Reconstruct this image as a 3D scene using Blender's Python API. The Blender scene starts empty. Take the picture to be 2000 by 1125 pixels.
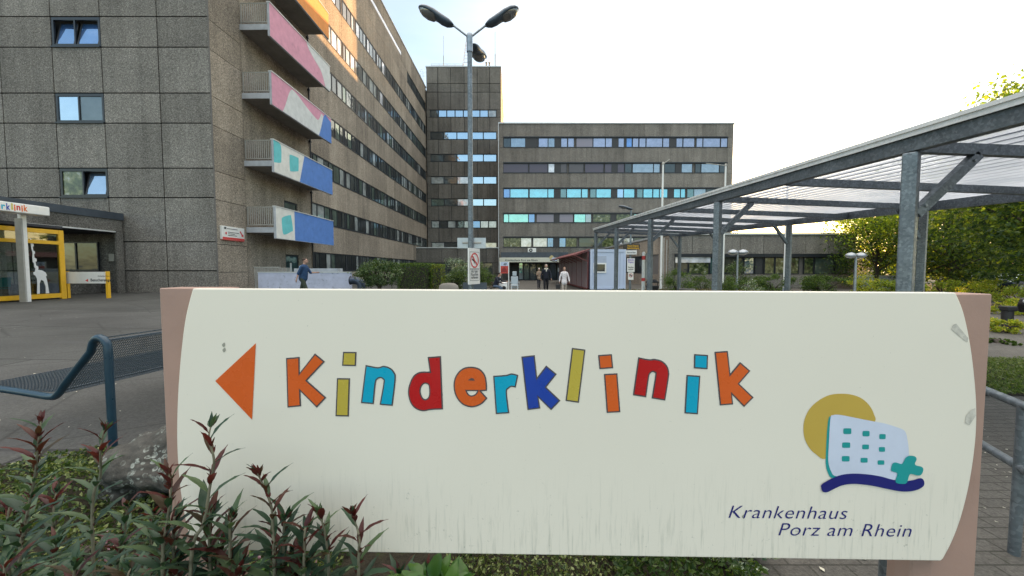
import bpy, bmesh, math, random
import numpy as np
from mathutils import Vector, Matrix, geometry
random.seed(7); NR = np.random.RandomState(7)
PI = math.pi
SC = bpy.context.scene
COL = SC.collection
F = 750.0; PITCH = math.atan(37.5/750.0); HC = 1.6
SP, CP = math.sin(PITCH), math.cos(PITCH)

def at(px, py, Y):
    """point at depth Y (metres north) that photo position px,py looks at"""
    dx = px-1000.0; dz = 562.5-py
    v = Vector((dx, F*CP + dz*SP, -F*SP + dz*CP))
    return Vector((0, 0, HC)) + v*(Y/v.y)
def sm(a, b, x):
    t = min(1, max(0, (x-a)/(b-a))); return t*t*(3-2*t)
def gz(x, y):
    return .2*sm(-1.4, -2.9, x) + .2*sm(-5, -17, x)

# ------------------------------------------------------------------ mesh helper
class MB:
    def __init__(s, M=None): s.v = []; s.f = []; s.m = []; s.M = M; s.sm = []
    def add(s, vs, fs, mi=0, smooth=False):
        o = len(s.v)
        for p in vs:
            p = Vector(p)
            s.v.append(s.M @ p if s.M is not None else p)
        for f in fs: s.f.append([o+i for i in f]); s.m.append(mi); s.sm.append(smooth)
        return s
    def box(s, x0, x1, y0, y1, z0, z1, mi=0):
        if x1 < x0: x0, x1 = x1, x0
        if y1 < y0: y0, y1 = y1, y0
        if z1 < z0: z0, z1 = z1, z0
        vs = [(x, y, z) for z in (z0, z1) for y in (y0, y1) for x in (x0, x1)]
        return s.add(vs, [(0,2,3,1),(4,5,7,6),(0,1,5,4),(2,6,7,3),(0,4,6,2),(1,3,7,5)], mi)
    def bar(s, a, b, w, h, mi=0, up=(0,0,1)):
        a = Vector(a); b = Vector(b); d = (b-a).normalized(); up = Vector(up)
        if abs(d.dot(up)) > .98: up = Vector((0,1,0))
        r = d.cross(up).normalized(); u = r.cross(d)
        vs = []
        for c in (a, b):
            for sx, sy in ((-1,-1),(1,-1),(1,1),(-1,1)): vs.append(c + r*(sx*w/2) + u*(sy*h/2))
        return s.add(vs, [(0,1,2,3),(7,6,5,4),(0,4,5,1),(1,5,6,2),(2,6,7,3),(3,7,4,0)], mi)
    def tube(s, pts, r, n=10, mi=0, cap=True, smooth=True):
        pts = [Vector(p) for p in pts]; N = len(pts)
        rr = r if isinstance(r, (list, tuple)) else [r]*N
        vs = []; ref = None
        for i, p in enumerate(pts):
            d = (pts[min(i+1, N-1)] - pts[max(i-1, 0)]).normalized()
            if ref is None:
                ref = Vector((0,0,1)) if abs(d.z) < .9 else Vector((1,0,0))
            a = (ref - d*ref.dot(d)).normalized(); b = d.cross(a); ref = a
            for k in range(n):
                t = 2*PI*k/n; vs.append(p + (a*math.cos(t) + b*math.sin(t))*rr[i])
        fs = [(i*n+k, i*n+(k+1) % n, (i+1)*n+(k+1) % n, (i+1)*n+k) for i in range(N-1) for k in range(n)]
        s.add(vs, fs, mi, smooth)
        if cap:
            s.add(vs[:n], [tuple(range(n))[::-1]], mi); s.add(vs[-n:], [tuple(range(n))], mi)
        return s
    def lathe(s, prof, c=(0,0,0), n=20, mi=0, sx=1, sy=1):
        c = Vector(c); vs = []
        for r, z in prof:
            for k in range(n): vs.append(c + Vector((r*sx*math.cos(2*PI*k/n), r*sy*math.sin(2*PI*k/n), z)))
        fs = [(i*n+k, i*n+(k+1) % n, (i+1)*n+(k+1) % n, (i+1)*n+k) for i in range(len(prof)-1) for k in range(n)]
        s.add(vs, fs, mi, True)
        s.add(vs[:n], [tuple(range(n))[::-1]], mi); s.add(vs[-n:], [tuple(range(n))], mi)
        return s
    def ell(s, c, r, n=14, m=9, mi=0):
        c = Vector(c); vs = [c - Vector((0,0,r[2]))]
        for j in range(1, m):
            ph = -PI/2 + PI*j/m
            for k in range(n):
                t = 2*PI*k/n; vs.append(c + Vector((r[0]*math.cos(ph)*math.cos(t), r[1]*math.cos(ph)*math.sin(t), r[2]*math.sin(ph))))
        vs.append(c + Vector((0,0,r[2])))
        fs = [(0, 1+(k+1) % n, 1+k) for k in range(n)]
        for j in range(m-2):
            for k in range(n):
                a = 1+j*n; b = a+n; fs.append((a+k, a+(k+1) % n, b+(k+1) % n, b+k))
        L = len(vs)-1; a = 1+(m-2)*n
        fs += [(a+k, a+(k+1) % n, L) for k in range(n)]
        return s.add(vs, fs, mi, True)
    def prism(s, loops, fn, d0, d1, mi=0, sides=True):
        """loops: outer + holes as 2D lists; fn(x,y,d)->3D; faces at d0 (back) and d1 (front)"""
        flat = [p for l in loops for p in l]
        tri = geometry.tessellate_polygon([[Vector((p[0], p[1], 0)) for p in l] for l in loops])
        fr = [fn(p[0], p[1], d1) for p in flat]
        s.add(fr, [tuple(t) for t in tri], mi)
        if sides:
            bk = [fn(p[0], p[1], d0) for p in flat]; n = len(flat); o = 0
            s.add(bk, [tuple(t)[::-1] for t in tri], mi)
            for l in loops:
                k = len(l)
                s.add(fr[o:o+k]+bk[o:o+k], [(i, (i+1) % k, k+(i+1) % k, k+i) for i in range(k)], mi)
                o += k
        return s
    def build(s, name, mats, parent=None, smooth=None, bevel=0, fixn=False, local=False):
        me = bpy.data.meshes.new(name)
        off = Vector((0,0,0))
        if parent is not None and not local:
            r = parent
            while r.parent: r = r.parent
            off = Vector(r.location)
        me.from_pydata([tuple(p-off) for p in s.v], [], s.f)
        if not isinstance(mats, (list, tuple)): mats = [mats]
        for m in mats: me.materials.append(m)
        me.polygons.foreach_set('material_index', s.m)
        me.polygons.foreach_set('use_smooth', [bool(x) if smooth is None else smooth for x in s.sm])
        me.update()
        if fixn or bevel:
            bm = bmesh.new(); bm.from_mesh(me)
            bmesh.ops.remove_doubles(bm, verts=bm.verts, dist=1e-5)
            bmesh.ops.recalc_face_normals(bm, faces=bm.faces)
            if bevel:
                ed = [e for e in bm.edges if len(e.link_faces) == 2 and e.calc_face_angle(0) > .5]
                bmesh.ops.bevel(bm, geom=ed, offset=bevel, segments=2, affect='EDGES', profile=.5)
            bm.to_mesh(me); bm.free()
        o = bpy.data.objects.new(name, me); COL.objects.link(o)
        if parent is not None: o.parent = parent
        return o

def tag(o, label=None, cat=None, group=None, kind=None):
    if label: o['label'] = label
    if cat: o['category'] = cat
    if group: o['group'] = group
    if kind: o['kind'] = kind
    return o
def thing(name, label, cat, loc=(0,0,0), group=None, rz=0):
    o = bpy.data.objects.new(name, None); COL.objects.link(o)
    o.location = loc; o.rotation_euler = (0,0,rz); o.empty_display_size = .2
    return tag(o, label, cat, group)
def dup(root, loc, rz, label, group=None, scale=None):
    def cp(o, par):
        c = o.copy(); COL.objects.link(c)
        c.parent = par
        for ch in list(o.children): cp(ch, c)
        return c
    kids = list(root.children)
    r = root.copy(); COL.objects.link(r)
    for ch in kids: cp(ch, r)
    r.location = loc; r.rotation_euler = (0,0,rz); r['label'] = label
    if scale: r.scale = (scale,)*3
    if group: r['group'] = group
    return r

# ------------------------------------------------------------------ materials
class NT:
    def __init__(s, name):
        s.mat = bpy.data.materials.new(name); s.mat.use_nodes = True
        s.t = s.mat.node_tree; s.t.nodes.clear()
        s.out = s.n('ShaderNodeOutputMaterial')
    def n(s, typ, **kw):
        nd = s.t.nodes.new(typ)
        for k, v in kw.items():
            if hasattr(nd, k) and k not in nd.inputs: setattr(nd, k, v)
            else: s.set(nd, k, v)
        return nd
    def set(s, nd, k, v):
        i = nd.inputs[k]
        if hasattr(v, 'is_output') or isinstance(v, bpy.types.NodeSocket): s.t.links.new(v, i)
        else:
            if i.type == 'RGBA' and isinstance(v, (tuple, list)) and len(v) == 3: v = (*v, 1)
            i.default_value = v
    def coord(s, kind='Object', scale=(1,1,1)):
        c = s.n('ShaderNodeTexCoord'); m = s.n('ShaderNodeMapping')
        s.t.links.new(c.outputs[kind], m.inputs['Vector']); m.inputs['Scale'].default_value = scale
        return m.outputs[0]
    def noise(s, vec, scale, detail=3, rough=.6):
        n = s.n('ShaderNodeTexNoise'); s.t.links.new(vec, n.inputs['Vector'])
        n.inputs['Scale'].default_value = scale; n.inputs['Detail'].default_value = detail; n.inputs['Roughness'].default_value = rough
        return n.outputs['Fac']
    def voro(s, vec, scale, out='Color', feature='F1'):
        n = s.n('ShaderNodeTexVoronoi'); n.feature = feature; s.t.links.new(vec, n.inputs['Vector']); n.inputs['Scale'].default_value = scale
        return n.outputs[out]
    def ramp(s, fac, stops, interp='LINEAR'):
        r = s.n('ShaderNodeValToRGB'); s.t.links.new(fac, r.inputs[0]); r.color_ramp.interpolation = interp
        e = r.color_ramp.elements
        while len(e) < len(stops): e.new(.5)
        for i, (p, c) in enumerate(stops):
            e[i].position = p
            if isinstance(c, (int, float)): c = (c, c, c)
            e[i].color = (*c, 1)
        return r.outputs[0]
    def mix(s, fac, a, b, mode='MIX'):
        m = s.n('ShaderNodeMix'); m.data_type = 'RGBA'; m.blend_type = mode
        for k, v in ((0, fac), (6, a), (7, b)):
            if isinstance(v, bpy.types.NodeSocket): s.t.links.new(v, m.inputs[k])
            else: m.inputs[k].default_value = (*v, 1) if isinstance(v, tuple) else v
        return m.outputs[2]
    def math(s, op, a, b=0, clamp=False):
        m = s.n('ShaderNodeMath'); m.operation = op; m.use_clamp = clamp
        for k, v in ((0, a), (1, b)):
            if isinstance(v, bpy.types.NodeSocket): s.t.links.new(v, m.inputs[k])
            else: m.inputs[k].default_value = v
        return m.outputs[0]
    def bump(s, h, strength=.3, dist=.01):
        b = s.n('ShaderNodeBump'); s.t.links.new(h, b.inputs['Height']); b.inputs['Strength'].default_value = strength; b.inputs['Distance'].default_value = dist
        return b.outputs[0]
    def bsdf(s, color, rough=.6, metal=0, normal=None, spec=.5, **kw):
        p = s.n('ShaderNodeBsdfPrincipled')
        s.set(p, 'Base Color', color); s.set(p, 'Roughness', rough); s.set(p, 'Metallic', metal); s.set(p, 'Specular IOR Level', spec)
        if normal is not None: s.set(p, 'Normal', normal)
        for k, v in kw.items(): s.set(p, k.replace('_', ' '), v)
        return p.outputs[0]
    def end(s, sh):
        s.t.links.new(sh, s.out.inputs[0]); return s.mat

def plain(name, col, rough=.5, metal=0, var=.12, scale=6, bump=0, spec=.5, spot=None):
    t = NT(name); v = t.coord()
    n = t.noise(v, scale, 5)
    c = t.ramp(n, [(.25, tuple(x*(1-var) for x in col)), (.75, tuple(min(1, x*(1+var)) for x in col))])
    if spot:
        c = t.mix(t.ramp(t.noise(v, spot[0], 4), [(spot[1], 0), (min(1, spot[1]+.12), 1)]), c, spot[2])
    r = t.ramp(t.noise(v, scale*2.3, 3), [(.3, max(0, rough-.08)), (.7, min(1, rough+.08))])
    nm = t.bump(t.noise(v, scale*6, 3), bump, .01) if bump else None
    return t.end(t.bsdf(c, r, metal, nm, spec))

def aggregate(name, dark, mid, light, stain=.25):
    t = NT(name); v = t.coord()
    p = t.voro(v, 34); pr = t.n('ShaderNodeSeparateColor'); t.t.links.new(p, pr.inputs[0])
    a = t.ramp(pr.outputs[0], [(.0, dark), (.55, mid), (.9, light), (1, tuple(min(1, x*1.5) for x in light))])
    b = t.ramp(t.noise(v, 13, 5, .75), [(.34, dark), (.5, mid), (.66, light)])
    c = t.mix(.5, a, b)
    gi_ = t.n('ShaderNodeNewGeometry')
    c = t.mix(1.0, c, t.ramp(gi_.outputs['Random Per Island'], [(0, .84), (1, 1.12)]), 'MULTIPLY')
    g = t.noise(v, .35, 5, .65)
    c = t.mix(1.0, c, t.ramp(g, [(.3, 1-stain), (.7, 1+stain*.3)]), 'MULTIPLY')
    v2 = t.coord('Object', (1.6, 1.6, .07))
    c = t.mix(1.0, c, t.ramp(t.noise(v2, 1.2, 4), [(.34, 1-stain*.8), (.56, 1)]), 'MULTIPLY')
    # pale lime runs
    v3 = t.coord('Object', (2.6, 2.6, .12))
    c = t.mix(t.ramp(t.noise(v3, 1.7, 3), [(.66, 0), (.80, .2)]), c, tuple(min(1, x*1.7) for x in light))
    nm = t.bump(t.noise(v, 30, 4, .7), .6, .02)
    return t.end(t.bsdf(c, .92, 0, nm, .3))

M = {}
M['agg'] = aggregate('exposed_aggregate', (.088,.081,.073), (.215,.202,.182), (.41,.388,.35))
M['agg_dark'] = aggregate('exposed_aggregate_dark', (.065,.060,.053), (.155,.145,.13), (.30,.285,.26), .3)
M['agg_brown'] = aggregate('exposed_aggregate_brown', (.125,.104,.082), (.325,.278,.225), (.58,.50,.41))  # same concrete as agg, warm sunset light painted into its colour
M['joint'] = plain('joint_sealant', (.035,.037,.045), .8)
M['joint_pale'] = plain('joint_sealant_pale', (.16,.15,.14), .8)
M['coping'] = plain('zinc_coping', (.55,.57,.58), .4, .3)
M['frame'] = plain('dark_window_frame', (.018,.022,.03), .4, .0)
M['panel_dark'] = plain('dark_infill_panel', (.035,.036,.04), .5)
M['slate'] = plain('slate_fascia', (.06,.075,.095), .55, 0, .25, 2)
M['soffit'] = plain('concrete_soffit', (.20,.185,.165), .9, 0, .2, 1.5, .1)
M['slab'] = plain('balcony_slab_edge', (.40,.42,.45), .8, 0, .2, 3)
M['rail'] = plain('railing_metal', (.36,.35,.32), .5, .1)
M['steel'] = plain('galvanised_pole', (.30,.33,.36), .38, .75, .3, 14)
M['white'] = plain('white_coating', (.72,.73,.72), .5, 0, .06, 2)
M['whitem'] = plain('white_metal', (.78,.78,.76), .35, .1, .05)
M['black'] = plain('black_rubber', (.02,.02,.022), .6)
M['yellow'] = plain('yellow_lacquer', (.75,.42,.02), .4, 0, .08)
M['teal'] = plain('teal_plastic', (.02,.30,.32), .5)
M['redp'] = plain('red_plastic', (.60,.06,.06), .5)
M['maroon'] = plain('maroon_steel', (.15,.035,.035), .6, 0, .25)
M['lilacwall'] = plain('lilac_painted_wall', (.44,.46,.57), .7, 0, .18, 2.2, .05, .3, (5, .58, (.26,.28,.34)))
M['contw'] = plain('container_sheet', (.50,.57,.72), .5, 0, .05, 1)
M['contp'] = plain('container_side', (.30,.22,.23), .6, 0, .15, 1)

def glassmat(name, base, tint, fac, rough=.02, wob=.03):
    t = NT(name); v = t.coord()
    nm = t.bump(t.noise(v, 1.4, 2), .25, wob)
    n = t.noise(v, 1.1, 3)
    c = t.ramp(n, [(.35, tuple(x*.6 for x in base)), (.65, tuple(x*1.25 for x in base))])
    d = t.bsdf(c, .5, 0, None, .3)
    g = t.n('ShaderNodeBsdfAnisotropic'); t.set(g, 'Color', tint); t.set(g, 'Roughness', rough); t.set(g, 'Normal', nm)
    lw = t.n('ShaderNodeLayerWeight'); t.set(lw, 'Blend', .25)
    f = t.math('ADD', t.math('MULTIPLY', lw.outputs['Fresnel'], 1-fac), fac, True)
    m = t.n('ShaderNodeMixShader'); t.t.links.new(f, m.inputs[0]); t.t.links.new(d, m.inputs[1]); t.t.links.new(g.outputs[0], m.inputs[2])
    return t.end(m.outputs[0])
G = {}
G['dk'] = M['panel_dark']
G['dark'] = glassmat('glass_dark_room', (.02,.024,.026), (.75,.85,.9), .06)
G['drk2'] = glassmat('glass_grey_room', (.05,.06,.06), (.8,.9,.95), .10)
G['grn'] = glassmat('glass_green_room', (.07,.10,.085), (.8,.95,.9), .08)
G['cur'] = glassmat('glass_net_curtain', (.30,.33,.33), (.9,.95,1), .10)
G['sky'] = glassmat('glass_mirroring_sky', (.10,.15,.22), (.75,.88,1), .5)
G['skyd'] = glassmat('glass_mirroring_deep_sky', (.05,.14,.36), (.62,.8,1), .5)  # deep blue of the sky reflection painted into the base
G['lav'] = glassmat('glass_lavender', (.16,.17,.28), (.82,.85,1), .30)
G['cyan'] = glassmat('glass_cyan', (.05,.34,.46), (.52,.88,1), .38)  # blue sky reflection painted into the base colour
G['aqua'] = glassmat('glass_aqua', (.12,.46,.46), (.6,1,.98), .35)
G['blue'] = glassmat('glass_blue', (.05,.15,.42), (.45,.65,1), .3)
G['tealdk'] = glassmat('glass_dark_teal', (.03,.08,.09), (.6,.85,.9), .2)
G['bgrey'] = glassmat('glass_blue_grey', (.12,.16,.22), (.8,.9,1), .25)
G['wht'] = glassmat('glass_white_blind', (.62,.64,.70), (1,1,1), .15)
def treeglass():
    t = NT('glass_with_plants_behind'); v = t.coord()  # mottled colours paint a tree reflection onto the pane
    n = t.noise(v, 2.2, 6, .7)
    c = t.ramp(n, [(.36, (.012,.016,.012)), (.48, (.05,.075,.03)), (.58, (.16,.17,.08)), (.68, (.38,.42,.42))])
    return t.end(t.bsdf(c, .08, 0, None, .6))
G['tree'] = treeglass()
def blind(name, col):
    t = NT(name); v = t.coord()
    w = t.n('ShaderNodeTexWave'); w.bands_direction = 'Z'; t.t.links.new(v, w.inputs[0]); w.inputs['Scale'].default_value = 4.5; w.inputs['Distortion'].default_value = .1
    c = t.ramp(w.outputs[1], [(0, tuple(x*.75 for x in col)), (1, col)])
    return t.end(t.bsdf(c, .35, 0, None, .5))
G['bl'] = blind('blind_lilac', (.30,.29,.36)); G['blp'] = blind('blind_plum', (.11,.10,.145)); G['bld'] = blind('blind_dusk', (.12,.115,.13))
GK = list(G.keys()); GL = [G[k] for k in GK]
def gi(k): return GK.index(k)

def asphalt():
    t = NT('ground_paving'); v = t.coord()
    b = t.n('ShaderNodeTexBrick'); t.t.links.new(v, b.inputs['Vector'])
    b.inputs['Scale'].default_value = 1; b.inputs['Brick Width'].default_value = .2; b.inputs['Row Height'].default_value = .1; b.inputs['Mortar Size'].default_value = .006
    b.inputs['Color1'].default_value = (.088,.083,.074,1); b.inputs['Color2'].default_value = (.112,.105,.094,1); b.inputs['Mortar'].default_value = (.05,.048,.04,1)
    sx = t.n('ShaderNodeSeparateXYZ'); t.t.links.new(v, sx.inputs[0])
    lf = t.ramp(t.math('ADD', t.math('MULTIPLY', sx.outputs[0], .5), 1.5), [(.4, 0), (.6, 1)])
    lf2 = t.math('SUBTRACT', 1, lf)
    bc = t.mix(lf, (.070,.070,.067), b.outputs[0])
    seam = t.n('ShaderNodeTexBrick'); t.t.links.new(t.coord('Object', (1,1,1)), seam.inputs['Vector']); seam.inputs['Scale'].default_value = 1; seam.inputs['Brick Width'].default_value = 7.3; seam.inputs['Row Height'].default_value = 2.9; seam.inputs['Mortar Size'].default_value = .02
    seam.inputs['Color1'].default_value = (1,1,1,1); seam.inputs['Color2'].default_value = (.82,.84,.82,1); seam.inputs['Mortar'].default_value = (.35,.35,.35,1)
    bc = t.mix(lf2, bc, t.mix(1, bc, seam.outputs[0], 'MULTIPLY'))
    c = t.mix(1, bc, t.ramp(t.noise(v, 42, 5, .85), [(.3, .45), (.7, 1.5)]), 'MULTIPLY')
    c = t.mix(1, c, t.ramp(t.noise(v, .6, 5, .6), [(.3, .68), (.7, 1.2)]), 'MULTIPLY')
    c = t.mix(t.ramp(t.noise(v, 9, 5, .8), [(.58, 0), (.75, .45)]), c, (.05,.06,.03))
    ck = t.voro(t.mix(.10, v, t.n('ShaderNodeTexNoise').outputs[1]), .55, 'Distance', 'DISTANCE_TO_EDGE')
    ckm = t.math('MULTIPLY', t.math('MULTIPLY', t.ramp(ck, [(0, 1), (.012, 0)]), lf2), .7)
    c = t.mix(ckm, c, (.03,.03,.028))
    c = t.mix(t.math('MULTIPLY', t.ramp(t.noise(v, 1.1, 2), [(.66, 0), (.70, .45)]), lf2), c, (.07,.07,.072))
    c = t.mix(t.ramp(t.voro(v, 3.3, 'Distance'), [(.0, .9), (.03, .9), (.036, 0)]), c, (.6,.58,.5))
    nm = t.bump(t.math('ADD', t.math('MULTIPLY', t.math('MULTIPLY', b.outputs[1], lf), -.6), t.noise(v, 55, 3)), .6, .006)
    return t.end(t.bsdf(c, .85, 0, nm, .4))
M['ground'] = asphalt()
def soil():
    t = NT('bed_soil'); v = t.coord()
    c = t.ramp(t.noise(v, 14, 6, .75), [(.3, (.012,.010,.007)), (.55, (.035,.03,.02)), (.7, (.03,.045,.015)), (.85, (.12,.1,.07))])
    return t.end(t.bsdf(c, .95, 0, t.bump(t.noise(v, 22, 5, .7), 1, .03), .2))
M['soil'] = soil()
def galv():
    t = NT('galvanised_spangle'); v = t.coord()
    p = t.voro(v, 48); s = t.n('ShaderNodeSeparateColor'); t.t.links.new(p, s.inputs[0])
    c = t.ramp(s.outputs[0], [(0, (.14,.165,.185)), (.6, (.175,.205,.23)), (1, (.24,.27,.295))])
    c = t.mix(1, c, t.ramp(t.noise(v, 2.5, 5), [(.3, .75), (.7, 1.2)]), 'MULTIPLY')
    r = t.ramp(s.outputs[1], [(0, .38), (1, .6)])
    return t.end(t.bsdf(c, r, .55, t.bump(t.noise(v, 30, 3), .15, .004), .5))
M['galv'] = galv()
RIB = .18
def polycarb():
    t = NT('corrugated_translucent_sheet'); v = t.coord()
    c = t.ramp(t.noise(v, 1.2, 5), [(.3, (.62,.64,.66)), (.7, (.82,.83,.84))])
    sx = t.n('ShaderNodeSeparateXYZ'); t.t.links.new(t.coord(), sx.inputs[0])
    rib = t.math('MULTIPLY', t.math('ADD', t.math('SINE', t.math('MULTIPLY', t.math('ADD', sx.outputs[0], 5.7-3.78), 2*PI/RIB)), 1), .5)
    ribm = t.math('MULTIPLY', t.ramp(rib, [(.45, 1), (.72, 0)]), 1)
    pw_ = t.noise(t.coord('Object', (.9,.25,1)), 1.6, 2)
    c = t.mix(t.math('SUBTRACT', 1, ribm), c, t.ramp(pw_, [(.4, (.15,.165,.21)), (.6, (.27,.28,.31))]))  # light and shade of the ribs painted in: darker crests, pale valleys
    d = t.bsdf(c, .3, 0, None, .5)
    tr = t.n('ShaderNodeBsdfTranslucent'); t.t.links.new(c, tr.inputs[0])
    m = t.n('ShaderNodeMixShader'); m.inputs[0].default_value = .75
    t.t.links.new(d, m.inputs[1]); t.t.links.new(tr.outputs[0], m.inputs[2])
    tp = t.n('ShaderNodeBsdfTransparent'); t.set(tp, 'Color', (.93,.95,1))
    m2 = t.n('ShaderNodeMixShader')
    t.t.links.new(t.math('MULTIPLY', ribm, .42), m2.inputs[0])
    t.t.links.new(m.outputs[0], m2.inputs[1]); t.t.links.new(tp.outputs[0], m2.inputs[2])
    return t.end(m2.outputs[0])
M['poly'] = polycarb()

def leafmat(name, c0, c1, c2=None, trans=.45, rough=.45, tcol=None):
    t = NT(name)
    g = t.n('ShaderNodeNewGeometry')
    st = [(0, c0), (.6, c1), (1, c2 or c1)]
    c = t.ramp(g.outputs['Random Per Island'], st)
    d = t.bsdf(c, rough, 0, None, .4)
    tr = t.n('ShaderNodeBsdfTranslucent')
    tc = t.mix(1, c, tcol or (1.5,1.35,.6), 'MULTIPLY'); t.t.links.new(tc, tr.inputs[0])
    m = t.n('ShaderNodeMixShader'); m.inputs[0].default_value = trans
    t.t.links.new(d, m.inputs[1]); t.t.links.new(tr.outputs[0], m.inputs[2])
    return t.end(m.outputs[0])
L = {}
L['maple'] = leafmat('maple_leaves', (.06,.095,.015), (.15,.19,.03), (.27,.28,.04), .55, .45, (1.5,1.75,.65))
L['light'] = leafmat('light_tree_leaves', (.13,.20,.025), (.24,.30,.035), (.34,.36,.05), .5, .45, (1.6,1.8,.65))
L['dark'] = leafmat('dark_tree_leaves', (.022,.05,.014), (.055,.105,.024), (.10,.15,.035), .45)
L['shrub'] = leafmat('laurel_leaves', (.03,.06,.02), (.07,.12,.045), (.20,.26,.13), .25, .3)
L['hedge'] = leafmat('yew_leaves', (.035,.065,.014), (.075,.14,.022), (.13,.20,.03), .25, .6)
L['hedgey'] = leafmat('golden_hedge_leaves', (.10,.14,.015), (.20,.23,.02), (.28,.30,.03), .3, .6)
L['cover'] = leafmat('ground_cover_leaves', (.022,.045,.013), (.06,.095,.025), (.16,.20,.06), .3, .5)
L['coverb'] = leafmat('bright_ground_cover', (.08,.12,.03), (.18,.22,.07), (.32,.36,.16), .3, .5)
L['silver'] = leafmat('silver_leaves', (.12,.20,.13), (.30,.38,.28), (.6,.66,.55), .25, .5)
L['rust'] = leafmat('rusty_ground_cover', (.06,.05,.015), (.14,.08,.025), (.10,.10,.03), .3, .6)
L['yell'] = leafmat('yellow_shrub_leaves', (.16,.19,.02), (.36,.36,.04), (.55,.50,.08), .45, .5, (2,1.8,.8))  # low sunlight on the shrubs partly painted in as yellow leaf colour
L['fg'] = leafmat('foreground_leaf', (.016,.042,.024), (.042,.085,.045), (.10,.15,.07), .22, .42, (1.4,1.5,.6))
L['fgred'] = leafmat('foreground_young_leaf', (.055,.014,.014), (.10,.024,.020), (.05,.045,.02), .3, .4, (1.6,.8,.6))
L['grass'] = leafmat('grass_blades', (.04,.085,.012), (.09,.16,.02), (.16,.22,.04), .35, .5)
M['bark'] = plain('bark', (.055,.045,.035), .95, 0, .4, 9, .5)
M['stem'] = plain('pale_stem', (.16,.15,.10), .8, 0, .3, 30)
L['pink'] = leafmat('dusty_pink_flower', (.22,.10,.14), (.35,.2,.26), (.5,.4,.45), .3)

# ------------------------------------------------------------------ foliage
def leaves(P, size, normals=None, aspect=.5, up=.3, mi=0, seed=0, jitter=.35):
    """numpy leaf clouds: diamond leaves folded along the midrib"""
    r = np.random.RandomState(seed+11); N = len(P)
    a = r.normal(size=(N,3)); a[:,2] += -up; a /= np.linalg.norm(a, axis=1)[:,None]
    b = r.normal(size=(N,3)); b -= (b*a).sum(1)[:,None]*a; b /= np.linalg.norm(b, axis=1)[:,None]
    c = np.cross(a, b)
    s = (size*(1+jitter*r.uniform(-1,1,N)))[:,None]
    base = P - a*s*.5; tip = P + a*s*.5
    l = P + b*s*aspect*.5 + c*s*.12; rr = P - b*s*aspect*.5 + c*s*.12
    V = np.stack([base, l, tip, rr], 1).reshape(-1,3)
    Fc = (np.arange(N)[:,None]*4 + np.array([0,1,2,3])).tolist()
    return V, Fc
def foliage_obj(name, chunks, parent=None):
    """chunks: list of (V, F, material)"""
    me = bpy.data.meshes.new(name); VV = []; FF = []; MM = []; o = 0
    mats = []
    off = np.zeros(3)
    if parent is not None: off = np.array(parent.location)
    for V, Fc, m in chunks:
        if m not in mats: mats.append(m)
        VV.append(V-off); FF += [[i+o for i in f] for f in Fc]; MM += [mats.index(m)]*len(Fc); o += len(V)
    VV = np.concatenate(VV)
    me.from_pydata(VV.tolist(), [], FF)
    for m in mats: me.materials.append(m)
    me.polygons.foreach_set('material_index', MM); me.update()
    ob = bpy.data.objects.new(name, me); COL.objects.link(ob)
    if parent is not None: ob.parent = parent
    return ob
def crown_pts(center, rad, nclump, nleaf, spread, seed, shell=.55):
    r = np.random.RandomState(seed)
    d = r.normal(size=(nclump,3)); d /= np.linalg.norm(d, axis=1)[:,None]
    q = d*(shell + (1-shell)*r.uniform(0,1,nclump)**.6)[:,None]
    q *= (.82+.3*r.uniform(size=nclump))[:,None]
    C = np.array(center)+q*np.array(rad)
    k = r.randint(0, nclump, nleaf)
    sp = spread*(.6+.8*r.uniform(size=nclump))
    return C[k] + r.normal(size=(nleaf,3))*sp[k][:,None]*np.array([1,1,.6]), C
def tree(label, x, y, h, cr, nleaf, lsize, mats, seed, group=None, name='tree', cz=None, trunk=.18, spread=.5, nclump=60, lean=0, shell=.5):
    z0 = gz(x, y); t = thing(name, label, 'tree', (x, y, z0), group)
    cz = cz if cz is not None else h-cr[2]
    P, C = crown_pts((x+lean, y, z0+cz), cr, nclump, nleaf, spread, seed, shell)
    P = P[P[:,2] > z0+.5]
    n = len(P)//len(mats); ch = []
    r = np.random.RandomState(seed)
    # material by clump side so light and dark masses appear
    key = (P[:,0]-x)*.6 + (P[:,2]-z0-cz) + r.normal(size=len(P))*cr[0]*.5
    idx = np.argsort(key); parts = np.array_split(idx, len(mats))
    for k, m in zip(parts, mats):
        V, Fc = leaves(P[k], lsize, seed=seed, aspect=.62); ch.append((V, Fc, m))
    foliage_obj('crown', ch, t)
    rnd = random.Random(seed); mb = MB()
    top = Vector((x+lean*.8, y, z0+cz)); b0 = Vector((x, y, z0-.1))
    pts = [b0, b0.lerp(top, .35)+Vector((rnd.uniform(-.1,.1), rnd.uniform(-.1,.1), 0)), b0.lerp(top, .7)+Vector((rnd.uniform(-.15,.15),0,0)), top]
    mb.tube(pts, [trunk, trunk*.8, trunk*.6, trunk*.35], 10)
    for i in rnd.sample(range(len(C)), min(len(C), 26)):
        e = Vector(C[i]); f = rnd.uniform(.3, .95); s = b0.lerp(top, f)
        mid = s.lerp(e, .5) + Vector((rnd.uniform(-.2,.2), rnd.uniform(-.2,.2), rnd.uniform(0,.3)))
        mb.tube([s, mid, e], [trunk*.38*(1.2-f), trunk*.22, trunk*.07], 6)
    mb.build('trunk', M['bark'], t)
    return t
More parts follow.
